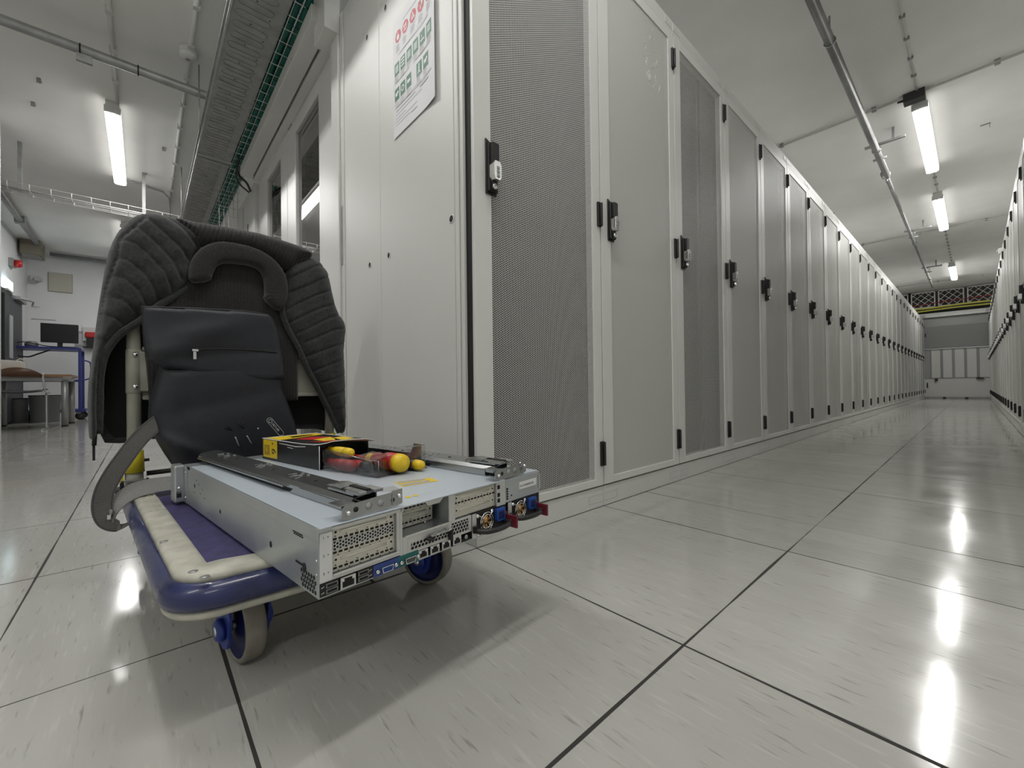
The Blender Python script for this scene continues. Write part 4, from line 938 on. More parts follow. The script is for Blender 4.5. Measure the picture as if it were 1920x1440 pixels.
# front mounting ears
for y0, y1 in ((-.0190, 0.0), (SW, SW + .0190)):
    m = MB(); m.box((-SL - .032, y0, 0.0), (-SL + .010, y1, SH - .001), chassis_m); er = m.build('mounting_ear', srv, bevel=0.003)
    if y0 < 0:
        q = MB(); q.box((-SL + .0102, -.0155, .012), (-SL + .0108, -.0065, .026), blackm); q.box((-SL + .0108, -.0150, .022), (-SL + .0112, -.0070, .0255), galv); q.lathe([(0, 0), (.0036, 0), (.0026, .0012), (0, .0015)], (-SL + .010, -.011, .0340), (1, 0, 0), chrome, 12); q.box((-SL + .0102, -.017, .0785), (-SL + .0106, -.002, .0800), chrome); q.build('thumb_latch', er)
m = MB(); m.box((-SL - .01, -.0012, .0), (-SL + .035, -.0001, SH - .003), chassis_m)
for x, z in ((-SL + .022, .070), (-SL + .022, .012)): m.lathe([(0, 0), (.0034, 0), (.0026, .0012), (0, .0016)], (x, -.0012, z), (0, -1, 0), chrome, 12)
m.build('ear_bracket', srv)

# ------------------------------------------------------------------ slide rails lying on the server
def rail(label, y_far, y_near, x_far=-0.715, zr=SH + .0008):
    """runs from the far end to the rear edge; lies on the lid"""
    o = SO + Matrix.Rotation(SA, 3, 'Z') @ Vector((0.0, y_near, zr)); ang = SA + math.atan2(-(y_near - y_far), -x_far) * -1
    t = thing('slide_rail', label, 'rail', o, ang, 'slide rails lying on the server'); L = math.hypot(x_far, y_near - y_far)
    wd = 0.021
    m = MB()    # channel profile, open below
    pr = [(-wd, .0070), (-wd, .0125), (-wd + .006, .0185), (wd - .004, .0225), (wd, .0200), (wd, 0.0), (wd - .0015, 0.0), (wd - .0015, .0190), (wd - .005, .0205), (-wd + .0065, .0168), (-wd + .0015, .0120), (-wd + .0015, .0070)]
    m.prism(pr, lambda u, v, d: (d, u, v), -L, -.030, galv); m.build('outer_channel', t)
    m = MB(); m.box((-L * .98, -wd - .006, .0075), (-L * .32, -wd, .0100), galv); m.prism([(-L * .30, .0), (-.05, .0), (-.05, .010), (-.18, .012), (-L * .28, .008)], lambda u, v, d: (u, d, v), -wd - .0015, -wd, galv); m.box((-L * .985, -wd + .002, .0002), (-.05, -wd + .003, .0115), blackm); m.build('side_flange', t)  # the long black strip paints the shadow gap under the raised edge
    m = MB()
    for x in (-.62, -.58, -.40, -.385, -.25, -.23, -.12): m.box((x * L / .7, -.006, .0212), (x * L / .7 + .004, .006, .0226), chrome); m.box((x * L / .7 + .012, .009, .0222), (x * L / .7 + .015, .014, .0234), chrome)
    for x in (-.52, -.33, -.17): m.lathe([(0, 0), (.003, 0), (.003, .0004), (0, .0004)], (x * L / .7, .002, .0208), (0, 0, 1), blackm, 10)
    m.build('stamped_tabs', t)
    m = MB(); m.box((-.100, -.016, .0205), (-.030, .022, .0240), galv); m.box((-.078, -.010, .024), (-.050, .016, .0275), galv_dull); m.prism([(-.110, .024), (-.07, .024), (-.06, .0285), (-.085, .0300), (-.105, .0275)], lambda u, v, d: (u, d, v), -.012, .010, galv); m.box((-.046, -.018, .0240), (-.012, -.006, .029), galv); m.box((-.046, .006, .0240), (-.012, .020, .0285), galv_dull); m.box((-.062, -.004, .0275), (-.018, .004, .0300), blackm); m.build('latch_mechanism', t, bevel=0.0009)
    m = MB(); y0, y1 = -.047, .045
    outl = [(y0, .0), (y0 + .012, -.0008), (y1 - .010, .0), (y1, .003), (y1, .0235), (y1 - .016, .0235), (y1 - .018, .0215), (y0 + .020, .0190), (y0 + .004, .0185), (y0, .0150)]
    m.prism(outl, lambda u, v, d: (d, u, v), -.004, -.0025, galv); m.box((-.030, y0 - .004, .0185), (-.003, y0 + .018, .0200), galv); m.box((-.038, -.024, .0), (-.004, .024, .0018), galv); ep = m.build('end_plate', t)
    m = MB()
    for y, r in ((y0 + .019, .0036), (y0 + .038, .0052), (y0 + .056, .0050), (y0 + .076, .0030)): m.lathe([(0, 0), (r, 0), (r, .0004), (0, .0004)], (-.0026, y, .0105), (1, 0, 0), blackm if r < .005 else galv_dull, 16)
    m.build('plate_holes', ep)
    m = MB()
    m.box((-.0026, y1 - .018, .004), (-.0018, y1 - .0165, .020), galv_dull); m.build('plate_slot', ep)
    for y, z in ((y0 + .008, .0085), (y1 - .0065, .0150)): m = MB(); m.lathe([(0, 0), (.0030, 0), (.0030, .001), (.0022, .004), (0, .0045)], (-.0026, y, z), (1, 0, 0), chrome, 12); m.build('locating_pin', ep)
    return t
rail('steel slide rail lying on the server nearest the trolley edge', 0.052, 0.078)
rail('steel slide rail lying on the server at the rack side, above the power supplies', 0.330, 0.362)

# ------------------------------------------------------------------ jacket draped over the trolley handle (d = towards the server, u = along the handle)
jk = thing('jacket', 'dark quilted jacket with ribbed knit collar draped over the trolley handle', 'jacket', CO, CA)
LP = [(0.024, 0.933), (0.057, 0.936), (0.092, 0.931), (0.129, 0.918), (0.167, 0.891), (0.137, 0.858), (0.118, 0.817), (0.116, 0.76), (0.083, 0.721), (0.049, 0.69), (0.012, 0.645), (-0.023, 0.611), (-0.047, 0.576), (-0.06, 0.537), (-0.066, 0.486), (-0.067, 0.423), (-0.067, 0.355), (-0.070, 0.335), (-0.079, 0.336), (-0.084, 0.343), (-0.086, 0.455), (-0.077, 0.549), (-0.065, 0.673), (-0.05, 0.8), (-0.036, 0.854), (-0.016, 0.897), (0.002, 0.919)]
RP = [(0.368, 0.858), (0.408, 0.891), (0.461, 0.906), (0.492, 0.878), (0.506, 0.855), (0.52, 0.793), (0.536, 0.724), (0.565, 0.688), (0.56, 0.628), (0.556, 0.582), (0.563, 0.411), (0.56, 0.293), (0.535, 0.302), (0.482, 0.414), (0.428, 0.52), (0.394, 0.598), (0.367, 0.65), (0.348, 0.701), (0.357, 0.732), (0.373, 0.782)]
LQ = [[(0.027, 0.94), (0.055, 0.934), (0.092, 0.907), (0.13, 0.863)], [(0.019, 0.914), (0.022, 0.91), (0.061, 0.875), (0.093, 0.846), (0.112, 0.819)], [(0.004, 0.88), (0.045, 0.843), (0.075, 0.808), (0.095, 0.765)], [(-0.024, 0.842), (0.005, 0.833), (0.037, 0.8), (0.061, 0.769), (0.076, 0.727)], [(-0.033, 0.795), (-0.013, 0.789), (0.014, 0.765), (0.033, 0.738), (0.046, 0.7)], [(-0.042, 0.747), (-0.019, 0.741), (0.007, 0.716), (0.023, 0.681)], [(-0.054, 0.698), (-0.024, 0.687), (-0.008, 0.672), (0.005, 0.656)], [(-0.061, 0.648), (-0.037, 0.639), (-0.021, 0.629)], [(-.075, .592), (-.05, .582)], [(-.080, .535), (-.062, .528)]]
LS = [(0.03, 0.94), (0.022, 0.91), (0.004, 0.882), (-0.026, 0.843), (-0.031, 0.795), (-0.042, 0.749), (-0.052, 0.709), (-0.061, 0.648), (-0.066, 0.603)]
RQ = [[(0.369, 0.858), (0.419, 0.882), (0.466, 0.905)], [(0.372, 0.815), (0.404, 0.837), (0.45, 0.869), (0.498, 0.879)], [(0.371, 0.769), (0.419, 0.795), (0.465, 0.826), (0.503, 0.846)], [(0.357, 0.706), (0.388, 0.731), (0.449, 0.771), (0.506, 0.797)], [(0.37, 0.671), (0.418, 0.703), (0.465, 0.73), (0.517, 0.753)], [(0.391, 0.637), (0.433, 0.663), (0.49, 0.698), (0.537, 0.717)], [(0.417, 0.611), (0.464, 0.637), (0.513, 0.661), (0.564, 0.674)], [(0.408, 0.559), (0.477, 0.59), (0.555, 0.621)], [(0.437, 0.515), (0.515, 0.548), (0.557, 0.566)], [(0.458, 0.474), (0.554, 0.506)], [(0.479, 0.427), (0.56, 0.457)], [(0.507, 0.381), (0.563, 0.398)], [(0.523, 0.335), (0.562, 0.349)]]
RS = [(0.501, 0.886), (0.504, 0.846), (0.509, 0.801), (0.519, 0.753), (0.539, 0.716)]
def wrinkle(u, z): return 0.0012 * math.sin(70 * u + 38 * z) + 0.0010 * math.sin(120 * z - 65 * u + 1.3)
def left_of(p, pl):     # is p on the outer side of the side seam (smaller u)?
    best = None
    for (a, b), (c, d) in zip(pl, pl[1:]):
        if min(b, d) <= p[1] <= max(b, d): best = a + (c - a) * ((p[1] - b) / ((d - b) or 1e-9)); break
    return best is not None and p[0] < best
def quilt_front(lines, seam, T, R, side):
    def f(u, z, s):
        p = (u, z); d = T * cap(s, R); q = min(line_dist(p, l) for l in lines); ds = line_dist(p, seam)
        outer = left_of(p, seam) if side < 0 else (z < .9 and any(True for _ in (0,)) and right_of(p, seam))
        if outer: d += 0.0008 * math.sin(600 * (u + z * .2)) - .004
        else: d += (0.0036 * min(q / 0.011, 1) ** .6 - 0.0030 * math.exp(-(q / .0030) ** 2)) * min(1, s / .008) + wrinkle(u, z)
        return d - 0.006 * math.exp(-(ds / .0035) ** 2) * min(1, s / .008)
    return f
def right_of(p, pl):
    for (a, b), (c, d) in zip(pl, pl[1:]):
        if min(b, d) <= p[1] <= max(b, d): return p[0] > a + (c - a) * ((p[1] - b) / ((d - b) or 1e-9))
    return False
m = MB(); pillow(m, smooth_poly(LP, 1), 0.0038, quilt_front(LQ, LS, 0.050, 0.055, -1), lambda u, z, s: -0.012 + .016 * cap(s, .05), fabric_q, mback=lining); m.build('quilted_front', jk)
m = MB(); pillow(m, smooth_poly(RP, 1), 0.0038, quilt_front(RQ, RS, 0.050, 0.055, 1), lambda u, z, s: -0.012 + .016 * cap(s, .05), fabric_q, mback=lining); m.build('quilted_front', jk)
# knitted shoulder band, collar and back neck
TP = [(0.078, 0.937), (0.126, 0.936), (0.169, 0.94), (0.243, 0.944), (0.303, 0.946), (0.432, 0.931), (0.458, 0.908), (0.411, 0.880), (0.372, 0.842), (0.334, 0.858), (0.282, 0.875), (0.205, 0.875), (0.150, 0.862), (0.118, 0.870), (0.092, 0.905)]
m = MB(); pillow(m, smooth_poly(TP, 1), 0.0032, lambda u, z, s: 0.052 * cap(s, .035) + 0.0022 * math.sin(2 * PI * (u - .35 * z) / .0105) * min(1, s / .006), lambda u, z, s: -0.045 * cap(s, .03), fabric_r); m.build('shoulder_band', jk)
CP = [(0.111, 0.753), (0.111, 0.804), (0.13, 0.849), (0.162, 0.877), (0.197, 0.891), (0.272, 0.89), (0.322, 0.868), (0.353, 0.831), (0.365, 0.787), (0.358, 0.721), (0.334, 0.701), (0.295, 0.735), (0.301, 0.759), (0.296, 0.814), (0.271, 0.835), (0.196, 0.83), (0.174, 0.812), (0.165, 0.789), (0.161, 0.767)]
def collar(u, z, s):
    a = math.atan2(z - .75, u - .235); return 0.042 + 0.016 * cap(s, .022) + 0.0015 * math.sin(95 * a) * min(1, s / .006)
m = MB(); pillow(m, smooth_poly(CP, 1), 0.0034, collar, lambda u, z, s: 0.022, fabric_r); m.build('collar', jk)
BP = [(0.09, 0.745), (0.174, 0.85), (0.211, 0.87), (0.31, 0.87), (0.375, 0.763), (0.40, 0.60), (0.40, 0.42), (0.03, 0.42), (0.015, 0.641), (0.053, 0.7)]
m = MB(); pillow(m, BP, 0.0036, lambda u, z, s: 0.014 + 0.008 * cap(s, .03) + 0.0017 * math.sin(2 * PI * u / .0085), lambda u, z, s: -0.018, fabric_r); m.build('back_knit', jk)
KP = [(-.030, .86), (0.0, .915), (.08, .930), (.30, .938), (.44, .928), (.49, .87), (.525, .72), (.548, .66), (.555, .50), (.556, .29), (.45, .325), (0.018, 0.325), (-0.012, 0.316), (-0.068, 0.325), (-.070, .48), (-.055, .65)]
m = MB(); pillow(m, smooth_poly(KP, 1), 0.02, lambda u, z, s: -0.024 - .03 * min(1, max(0, (.88 - z) / .3)), lambda u, z, s: -0.034 - .045 * cap(s, .08), lining, mback=fabric_q); m.build('back_panel', jk)
m = MB(); m.tube(spline([(0.012, .118, .752), (.020, .083, .716), (.026, .049, .685), (.030, .012, .640), (.028, -.023, .606), (.022, -.045, .572), (.016, -.058, .535), (.010, -.064, .486), (.006, -.065, .423), (.004, -.067, .350)], 5), 0.0085, fabric_q, 8); m.build('front_edging', jk)
m = MB(); m.tube(spline([(.030, .352, .722), (.030, .350, .700), (.030, .369, .647), (.030, .397, .594), (.028, .431, .515), (.024, .485, .408), (.016, .535, .302)], 5), 0.0085, fabric_q, 8); m.build('front_edging', jk)
m = MB(); m.tube([(.012, -.073, .350), (.014, -.0745, .322)], .0045, blackm, 8); m.box((.009, -.0775, .285), (.013, -.0725, .326), blackm); m.build('zip_puller', jk)

# ------------------------------------------------------------------ messenger bag hanging in front of the jacket
bg = thing('messenger_bag', 'dark coated roll-top bag leaning on the trolley handle behind the server', 'bag', CO, CA)
BODY = [(0.048, 0.537), (0.328, 0.549), (0.332, 0.459), (0.353, 0.396), (0.374, 0.332), (0.381, 0.263), (0.373, 0.200), (0.105, 0.200), (0.078, 0.240), (0.043, 0.313), (0.029, 0.351), (0.019, 0.398), (0.033, 0.467)]
def bag_front(u, z, s):
    d = 0.078 + 0.034 * cap(s, .045) + 0.005 * math.sin(9 * u + 2.0) * math.sin(11 * z)
    d += -0.004 * math.exp(-((z - .43 - .25 * (u - .2)) / .03) ** 2) + 0.010 * math.exp(-(((u - .07) / .05) ** 2 + ((z - .33 + .5 * (u - .05)) / .018) ** 2)) - 0.008 * math.exp(-(((u - .10) / .06) ** 2 + ((z - .285 + .8 * (u - .07)) / .014) ** 2))
    return d
m = MB(); pillow(m, smooth_poly(BODY, 1), 0.008, bag_front, lambda u, z, s: 0.068 - .008 * cap(s, .05), bag_m); m.build('bag_body', bg)
FLAP = [(0.007, 0.666), (0.103, 0.674), (0.229, 0.682), (0.289, 0.680), (0.302, 0.668), (0.315, 0.636), (0.325, 0.57), (0.331, 0.487), (0.275, 0.480), (0.184, 0.490), (0.103, 0.505), (0.047, 0.515), (0.019, 0.533), (0.010, 0.599)]
def flap_front(u, z, s):
    d = 0.106 + 0.010 * cap(s, .012)
    d += 0.009 * math.exp(-(((u - .06) / .06) ** 2 + ((z - .555 - .25 * (u - .06)) / .022) ** 2)) - 0.003 * math.exp(-((z - .535 - .12 * u) / .018) ** 2) + 0.008 * math.exp(-((z - .615 - .30 * (u - .15)) / .028) ** 2) * math.exp(-((u - .13) / .10) ** 2)
    return d + 0.004 * math.sin(18 * u + 5) * math.sin(22 * z)
m = MB(); pillow(m, FLAP, 0.007, flap_front, lambda u, z, s: 0.098, bag_m); fl = m.build('roll_top', bg)
m = MB(); m.tube(spline([(flap_front(u, z, .05) + .001, u, z) for u, z in ((.112, .562), (.15, .567), (.20, .5695), (.25, .569), (.308, .566))], 5), .0022, blackm, 8); m.build('zipper', fl)
dz = flap_front(.112, .560, .05)
m = MB(); m.box((dz, .1045, .558), (dz + .006, .1185, .5645), chrome); m.box((dz + .003, .1065, .537), (dz + .006, .1140, .5575), chrome); m.build('zip_puller', fl, bevel=.0015)
m = MB(); m.tube([(flap_front(u, z, 0.002) - .002, u, z - .0015) for u, z in resample([(0.007, 0.666), (0.103, 0.674), (0.229, 0.682), (0.289, 0.680)], .01)[:28]], .0018, mat('bag_welt', (.03, .032, .036), .5), 6); m.build('top_welt', fl)
# logo patch, loops and slits on the lower front
def on_bag(a, b, c, lift=0.0012):
    ang = -0.93; u = .302 + a * math.cos(ang) - b * math.sin(ang); z = .345 + a * math.sin(ang) + b * math.cos(ang)
    return (bag_front(u, z, .06) + lift + c, u, z)
m = MB(); W2, H2 = .033, .0072
def stadium(w, h): return [(w - h + h * math.cos(a), h * math.sin(a)) for a in [-PI / 2 + PI * i / 8 for i in range(9)]] + [(-w + h + h * math.cos(a), h * math.sin(a)) for a in [PI / 2 + PI * i / 8 for i in range(9)]]
m.tube([on_bag(a, b, 0) for a, b in resample(stadium(W2, H2), .003)], .0005, white_i, 5, loop=True); m.tube([on_bag(-.0225 + .0055 * math.cos(q), .0040 * math.sin(q), 0) for q in [2 * PI * i / 16 for i in range(16)]], .0005, white_i, 5, loop=True)
text_into(m, 'ORTLIEB', .0080, lambda a, b, c: on_bag(-.0145 + a, -.0028 + b, c * .2), white_i); m.build('logo_patch', bg)
m = MB()
for (u0, z0), (u1, z1) in (((.201, .325), (.210, .297)), ((.229, .326), (.241, .300))): m.tube([(bag_front(u0 + (u1 - u0) * t, z0 + (z1 - z0) * t, .06) + .001, u0 + (u1 - u0) * t, z0 + (z1 - z0) * t) for t in (0, .25, .5, .75, 1)], .0018, galv_dull, 6)
m.build('eyelet_slits', bg)
m = MB()
for pts in (((.183, .366), (.186, .354), (.193, .344)), ((.209, .366), (.213, .355), (.223, .347)), ((.213, .355), (.219, .360), (.226, .364)), ((.176, .352), (.186, .350), (.193, .344))): m.tube([(bag_front(u, z, .06) + .001, u, z) for u, z in pts], .0020, blackm, 6)
m.build('strap_slots', bg)
m = MB(); m.lathe([(0, 0), (.002, 0), (.001, .001), (0, .001)], (bag_front(.257, .344, .06) + .0005, .257, .344), (1, 0, 0), white_i, 10); m.build('stud', bg)
# shoulder strap: hangs over the trolley edge, folds back through a buckle onto the deck
sp_ = spline([(.082, .062, .392), (.096, .030, .368), (.108, .002, .338), (.116, -.024, .298), (.118, -.046, .258), (.116, -.060, .220), (.114, -.0635, .182), (.118, -.056, .152), (.132, -.038, .140), (.142, -.020, .146), (.138, -.014, .158)], 6)
def strap_sides(pts, hw, bend):
    out = []; n = len(pts)
    for i in range(n):
        t = (pts[min(i + 1, n - 1)] - pts[max(i - 1, 0)]).normalized(); w = Vector((0, -t.z, t.y)); w = w.normalized() if w.length > .05 else Vector((1, 0, 0))
        k = max(0.0, (i / (n - 1) - bend) / (1 - bend)); w = w * (-1 if w.y < 0 else 1)
        out.append((w.lerp(Vector((.85, .05, .45)), k)).normalized() * hw)
    return out
ss = strap_sides(sp_, .0185, .50)
m = MB(); ribbon(m, sp_, ss, .0022, strap_m); m.build('shoulder_strap', bg)
m = MB()
for q in (-.84, .84): m.tube([p + w * q + Vector((.0016, 0, 0)) for p, w in zip(sp_, ss)], .00035, blackm, 5)
m.build('strap_stitching', bg)
s2 = spline([(.118, -.050, .165), (.116, -.040, .189), (.114, -.018, .209), (.112, .008, .218), (.112, .040, .2205), (.112, .090, .2190)], 6)
m = MB(); ribbon(m, s2, [Vector((.014, .004, -0.0155))] * len(s2), .0022, web_l); m.build('webbing_strap', bg)
m = MB(); m.box((.100, -.056, .160), (.140, -.048, .172), chrome); m.box((.104, -.052, .170), (.136, -.046, .180), galv_dull); m.build('buckle', bg, bevel=.002)

# ------------------------------------------------------------------ screwdriver set on the server
BA = SA + 0.077; BO = SO + Matrix.Rotation(SA, 3, 'Z') @ Vector((-0.628, 0.142, SH + 0.0004))
bx = thing('screwdriver_box', 'torn black and yellow carton for six screwdrivers on the server', 'box', BO, BA)
BL, BW, BH = 0.268, 0.135, 0.050
m = MB()
def wall_panel(p, a, b, th=.0012, mm=box_k): m.box(a, b, mm)
m.box((0.0, 0.0, 0.0), (BL, 0.0012, BH), box_k); m.box((0.0, BW - .0012, 0.0), (BL * .9, BW, BH), box_k); m.box((0, .0012, 0), (BL * .98, BW - .0012, .001), box_k)
topo = [(0.0, 0.0), (BL, 0.0), (BL + .010, .010), (BL - .005, .035), (BL + .030, .050), (BL + .055, .075), (BL + .040, .105), (BL - .02, .118), (BL - .05, BW), (0.0, BW)]
def top_z(x, y): return BH + 0.010 * max(0, (x - .18) / .14) ** 2 + .004 * math.sin(y * 40) * max(0, (x - .15) / .15)
tp = [Vector(q) for q in resample(topo, .012)]; nt = len(tp)
tp += [Vector((.012 * i, .012 * j)) for i in range(28) for j in range(12) if inside((.012 * i, .012 * j), topo) and line_dist((.012 * i, .012 * j), topo + topo[:1]) > .006]
TV, _e, TF, *_ = delaunay_2d_cdt(tp, [(i, (i + 1) % nt) for i in range(nt)], [], 1, 1e-6)
for lift in (0.0, -.0012):
    tv = [m.bm.verts.new((q[0], q[1], top_z(q[0], q[1]) + lift)) for q in TV]; kk = m.mi(box_k if lift == 0 else card_w)
    for f in TF: m.bm.faces.new([tv[i] for i in (f if lift == 0 else f[::-1])]).material_index = kk
m.prism([(BL + .032, .056), (BL + .052, .076), (BL + .040, .100), (BL + .012, .095)], lambda u, v, d: (u, v, top_z(u, v) + d), .0002, .0006, mat('card_grey_inside', (.42, .40, .38), .7))
m.tube([(u, v, top_z(u, v)) for u, v in resample(topo, .012)], .0009, card_w, 5, loop=True); m.tube([(BL, 0, z) for z in (0, .02, .04, BH)], .0010, card_w, 5)
m.build('card_sleeve', bx)
m = MB()
for poly, mm in (([(.005, .004), (.085, .004), (.075, .035), (.055, .125), (.010, .130)], yel_b), ([(.10, .030), (.145, .050), (.12, .105), (.085, .080)], red_p), ([(.11, .006), (.19, .006), (.17, .020), (.12, .022)], box_k), ([(.145, .052), (.205, .045), (.20, .075), (.16, .095), (.125, .105)], yel_b), ([(.185, .020), (.235, .030), (.245, .060), (.205, .062)], red_p), ([(.15, .100), (.21, .085), (.20, .125), (.14, .130)], yel_b), ([(.03, .05), (.06, .045), (.05, .10), (.03, .11)], mat('dark_red_print', (.09, .015, .012), .5)), ([(.225, .075), (.255, .07), (.25, .09)], yel_b)):
    m.prism([(u, v) for u, v in poly], lambda u, v, d: (u, v, top_z(u, v) + d), .0002, .0006, mm)
m.build('top_print', bx)
m = MB(); m.box((.006, -.0006, .006), (.078, 0.0, BH - .002), yel_b); m.box((.012, -.0010, .012), (.040, -.0006, .036), mat('ochre_window', (.38, .26, .03), .4)); m.box((.022, -.0013, .020), (.027, -.0010, .030), yel_b)
ML = lambda a, b, c: (.0735 - b, -.0010 - c * .2, .0445 - a)
text_into(m, 'x', .014, lambda a, b, c: (.052 + b * 1.0, -.0008 - c * .2, .0440 - a), box_k, align='LEFT'); text_into(m, '6', .030, lambda a, b, c: (.052 + b, -.0008 - c * .2, .0300 - a), box_k); m.build('quantity_label', bx)
m = MB(); m.tube([(0.09, -.0004, BH - .006), (.17, -.0006, BH - .008), (.21, -.0005, BH - .005)], .0008, card_w, 5); m.tube([(.13, -.0005, BH - .0125), (.155, -.0006, BH - .0130)], .0006, card_w, 5); m.build('scuff_marks', bx)
# clear blister: side wall along the sleeve opening and a moulded tray sliding out
bl = thing('blister_tray', 'clear crumpled plastic blister tray sliding out of the screwdriver carton', 'tray', BO, BA)
m = MB()
def sheet(pts0, pts1, th=.0006):
    n = len(pts0); k = m.mi(clear_m); mid = [tuple((a + b) / 2 for a, b in zip(p, q)) for p, q in zip(pts0, pts1)]
    R = [[m.bm.verts.new(p) for p in pts] for pts in (pts0, mid, pts1)]
    for a, b in zip(R, R[1:]):
        for i in range(n - 1):
            f = m.bm.faces.new((a[i], a[i + 1], b[i + 1], b[i])); f.material_index = k; f.smooth = True
cr = lambda x: .0022 * math.sin(60 * x) + .0010 * math.sin(130 * x + 1)
xs = [BL - .02 + .012 * i for i in range(16)]
sheet([(x, .006 + cr(x) + .12 * max(0, x - .30), .0015) for x in xs], [(x, .004 + cr(x + .05) + .10 * max(0, x - .30), .044 - .10 * max(0, x - .30) + cr(x)) for x in xs])
xe = xs[-1]; ys = [.022 + .012 * i for i in range(8)]
sheet([(xe + .3 * (y - .022) * 0 + cr(y), y, .0015) for y in ys], [(xe - .004 + cr(y + .2), y, .030 + .006 * math.sin(70 * y)) for y in ys])
xt = [.20 + .012 * i for i in range(19)]
for y in (.020, .118):
    sheet([(x, y, .0012) for x in xt], [(x, y + .010, .0012) for x in xt])
sheet([(x, BW + .010, .0015) for x in xt], [(x, BW + .012, .026 + (.022 if x > .385 else 0)) for x in xt])
sheet([(.428, .100 + .012 * i, .0015) for i in range(5)], [(.426, .100 + .012 * i, .045) for i in range(5)]); sheet([(.392, .100 + .012 * i, .045) for i in range(5)], [(.426, .100 + .012 * i, .048) for i in range(5)])
sheet([(.20 + .03 * i, .02, .0010) for i in range(9)], [(.20 + .03 * i, BW + .01, .0010) for i in range(9)])
sheet([(xe - .06 + .012 * i, .012, .034 + cr(i)) for i in range(6)], [(xe - .06 + .012 * i, .06, .040 + cr(i + 2)) for i in range(6)])
m.build('blister', bl)
m = MB()
for pts in ([(BL - .01, .004, .045), (.33, .010, .040), (.40, .020, .032), (xe, .03, .030), (xe, .03, .002)], [(xe, .06, .030), (xe, .105, .032)], [(.426, .10, .047), (.426, .148, .047), (.426, .148, .002)], [(.24, .147, .026), (.385, .147, .026), (.39, .148, .047), (.426, .148, .047)]): m.tube(pts, .0008, glass_mat('plastic_fold', (.95, .95, .95), .1, .35), 6)
m.build('folded_edges', bl)
def screwdriver(label, x, y, z, r, L, shaft, hcol, ecol):
    t = thing('screwdriver', label, 'screwdriver', BO + Matrix.Rotation(BA, 3, 'Z') @ Vector((x, y, z)), BA, 'screwdrivers in the carton')
    m = MB(); m.lathe([(0, 0.0), (r * .55, -.001), (r * .9, -.006), (r, -.014), (r, -.024)], (0, 0, 0), (1, 0, 0), ecol, 18); m.build('end_cap', t)
    m = MB(); m.lathe([(r * .98, -.024), (r, -.045), (r * .86, -.065), (r * .62, -.076), (r * .8, -.084), (r * .75, -.094), (r * .4, -L)], (0, 0, 0), (1, 0, 0), hcol, 18); m.build('grip', t)
    m = MB(); m.lathe([(r * .42, -L + .012), (r * .62, -L + .002), (r * .60, -L - .010), (r * .3, -L - .016)], (0, 0, 0), (1, 0, 0), ecol, 14); m.build('ferrule', t)
    m = MB(); m.tube([(-L - .012, 0, 0), (-L - shaft, 0, 0)], r * .22, red_p, 10); m.build('insulated_shaft', t)
    m = MB(); m.tube([(-L - shaft, 0, 0), (-L - shaft - .02, 0, 0)], r * .14, chrome, 8); m.build('tip', t)
screwdriver('largest screwdriver with a thick red grip and yellow end, out of the carton', .455, .072, .0215, .0185, .108, .10, red_p, yel_b)
screwdriver('thin screwdriver with a small yellow end beside the rear wall of the blister', .462, .112, .0120, .0105, .092, .09, box_k, yel_b)
screwdriver('screwdriver with yellow grip and red shaft under the torn card', .335, .034, .0370, .0100, .075, .05, yel_b, yel_b)
screwdriver('low red screwdriver behind the crumpled blister wall', .352, .026, .0125, .0120, .085, .06, red_p, red_p)
screwdriver('dark tipped screwdriver in the middle of the blister', .378, .046, .0110, .0105, .085, .06, red_p, box_k)
screwdriver('dark screwdriver half under the largest one', .395, .094, .0105, .0100, .088, .06, maroon, box_k)

# ------------------------------------------------------------------ end of the aisle
EY = 15.72
ep = thing('closing_panel', 'grey closing panel with five framed windows at the end of the aisle', 'panel', (0.6, EY, 0.0))
m = MB(); m.box((-0.72, 0.0, 0.05), (0.66, 0.03, 2.24), panel_grey); m.build('backing_sheet', ep)
m = MB(); m.box((-0.72, -0.012, 0.05), (0.66, 0.0, 0.545), hall_white); m.build('lower_sheet', ep)
m = MB(); m.box((-0.72, -0.010, 1.40), (0.66, 0.0, 2.0), mat('upper_grey_sheet', (.26, .265, .26), .6)); m.build('upper_sheet', ep)
for i in range(5):
    x0 = -0.475 + .222 * i; m = MB(); w_ = .205
    for a, b, c, d in ((0, .56, .018, 1.36), (w_ - .018, .56, w_, 1.36), (0, .56, w_, .578), (0, 1.342, w_, 1.36)): m.box((x0 + a, -.022, b), (x0 + c, 0, d), mat('frame_grey', (.30, .305, .30), .5))
    o = m.build('window_frame', ep); m = MB(); m.box((x0 + .018, -.008, .578), (x0 + w_ - .018, -.004, 1.342), hall_white); m.build('window_panel', o)
m = MB(); m.box((-.72, -.02, 1.365), (.66, -.0, 1.385), galv); m.box((-.72, -.02, .545), (.66, 0, .558), galv); m.build('rails', ep)
m = MB(); m.cyl((-.40, -.06, .52), (-.34, -.06, .52), .03, black, 12); m.box((.36, -.08, .535), (.50, -.03, .56), black); m.build('wheels', ep)
m = MB(); m.box((-.72, -.05, 0.0), (.66, .03, .05), galv_dull); m.build('floor_rail', ep)
m = MB()
for x in (-.22, .19): m.box((x - .03, -.065, 0.0), (x + .03, -.05, .045), black)
m.build('feet', ep)
m = MB(); m.box((-.58, -.02, 1.72), (-.555, -.005, 1.82), black); m.box((-.56, -.04, .30), (-.535, -.012, .44), black); m.build('hinge', ep)
hb = thing('header_rail', 'white header rail spanning the aisle end above the grey panel', 'beam', (0.6, EY - .08, 2.245))
m = MB(); m.box((-.72, -.05, 0.0), (.66, .06, .115), hall_white); m.box((-.72, -.065, .085), (.66, -.05, .115), hall_white); m.build('rail_cover', hb, bevel=.006)
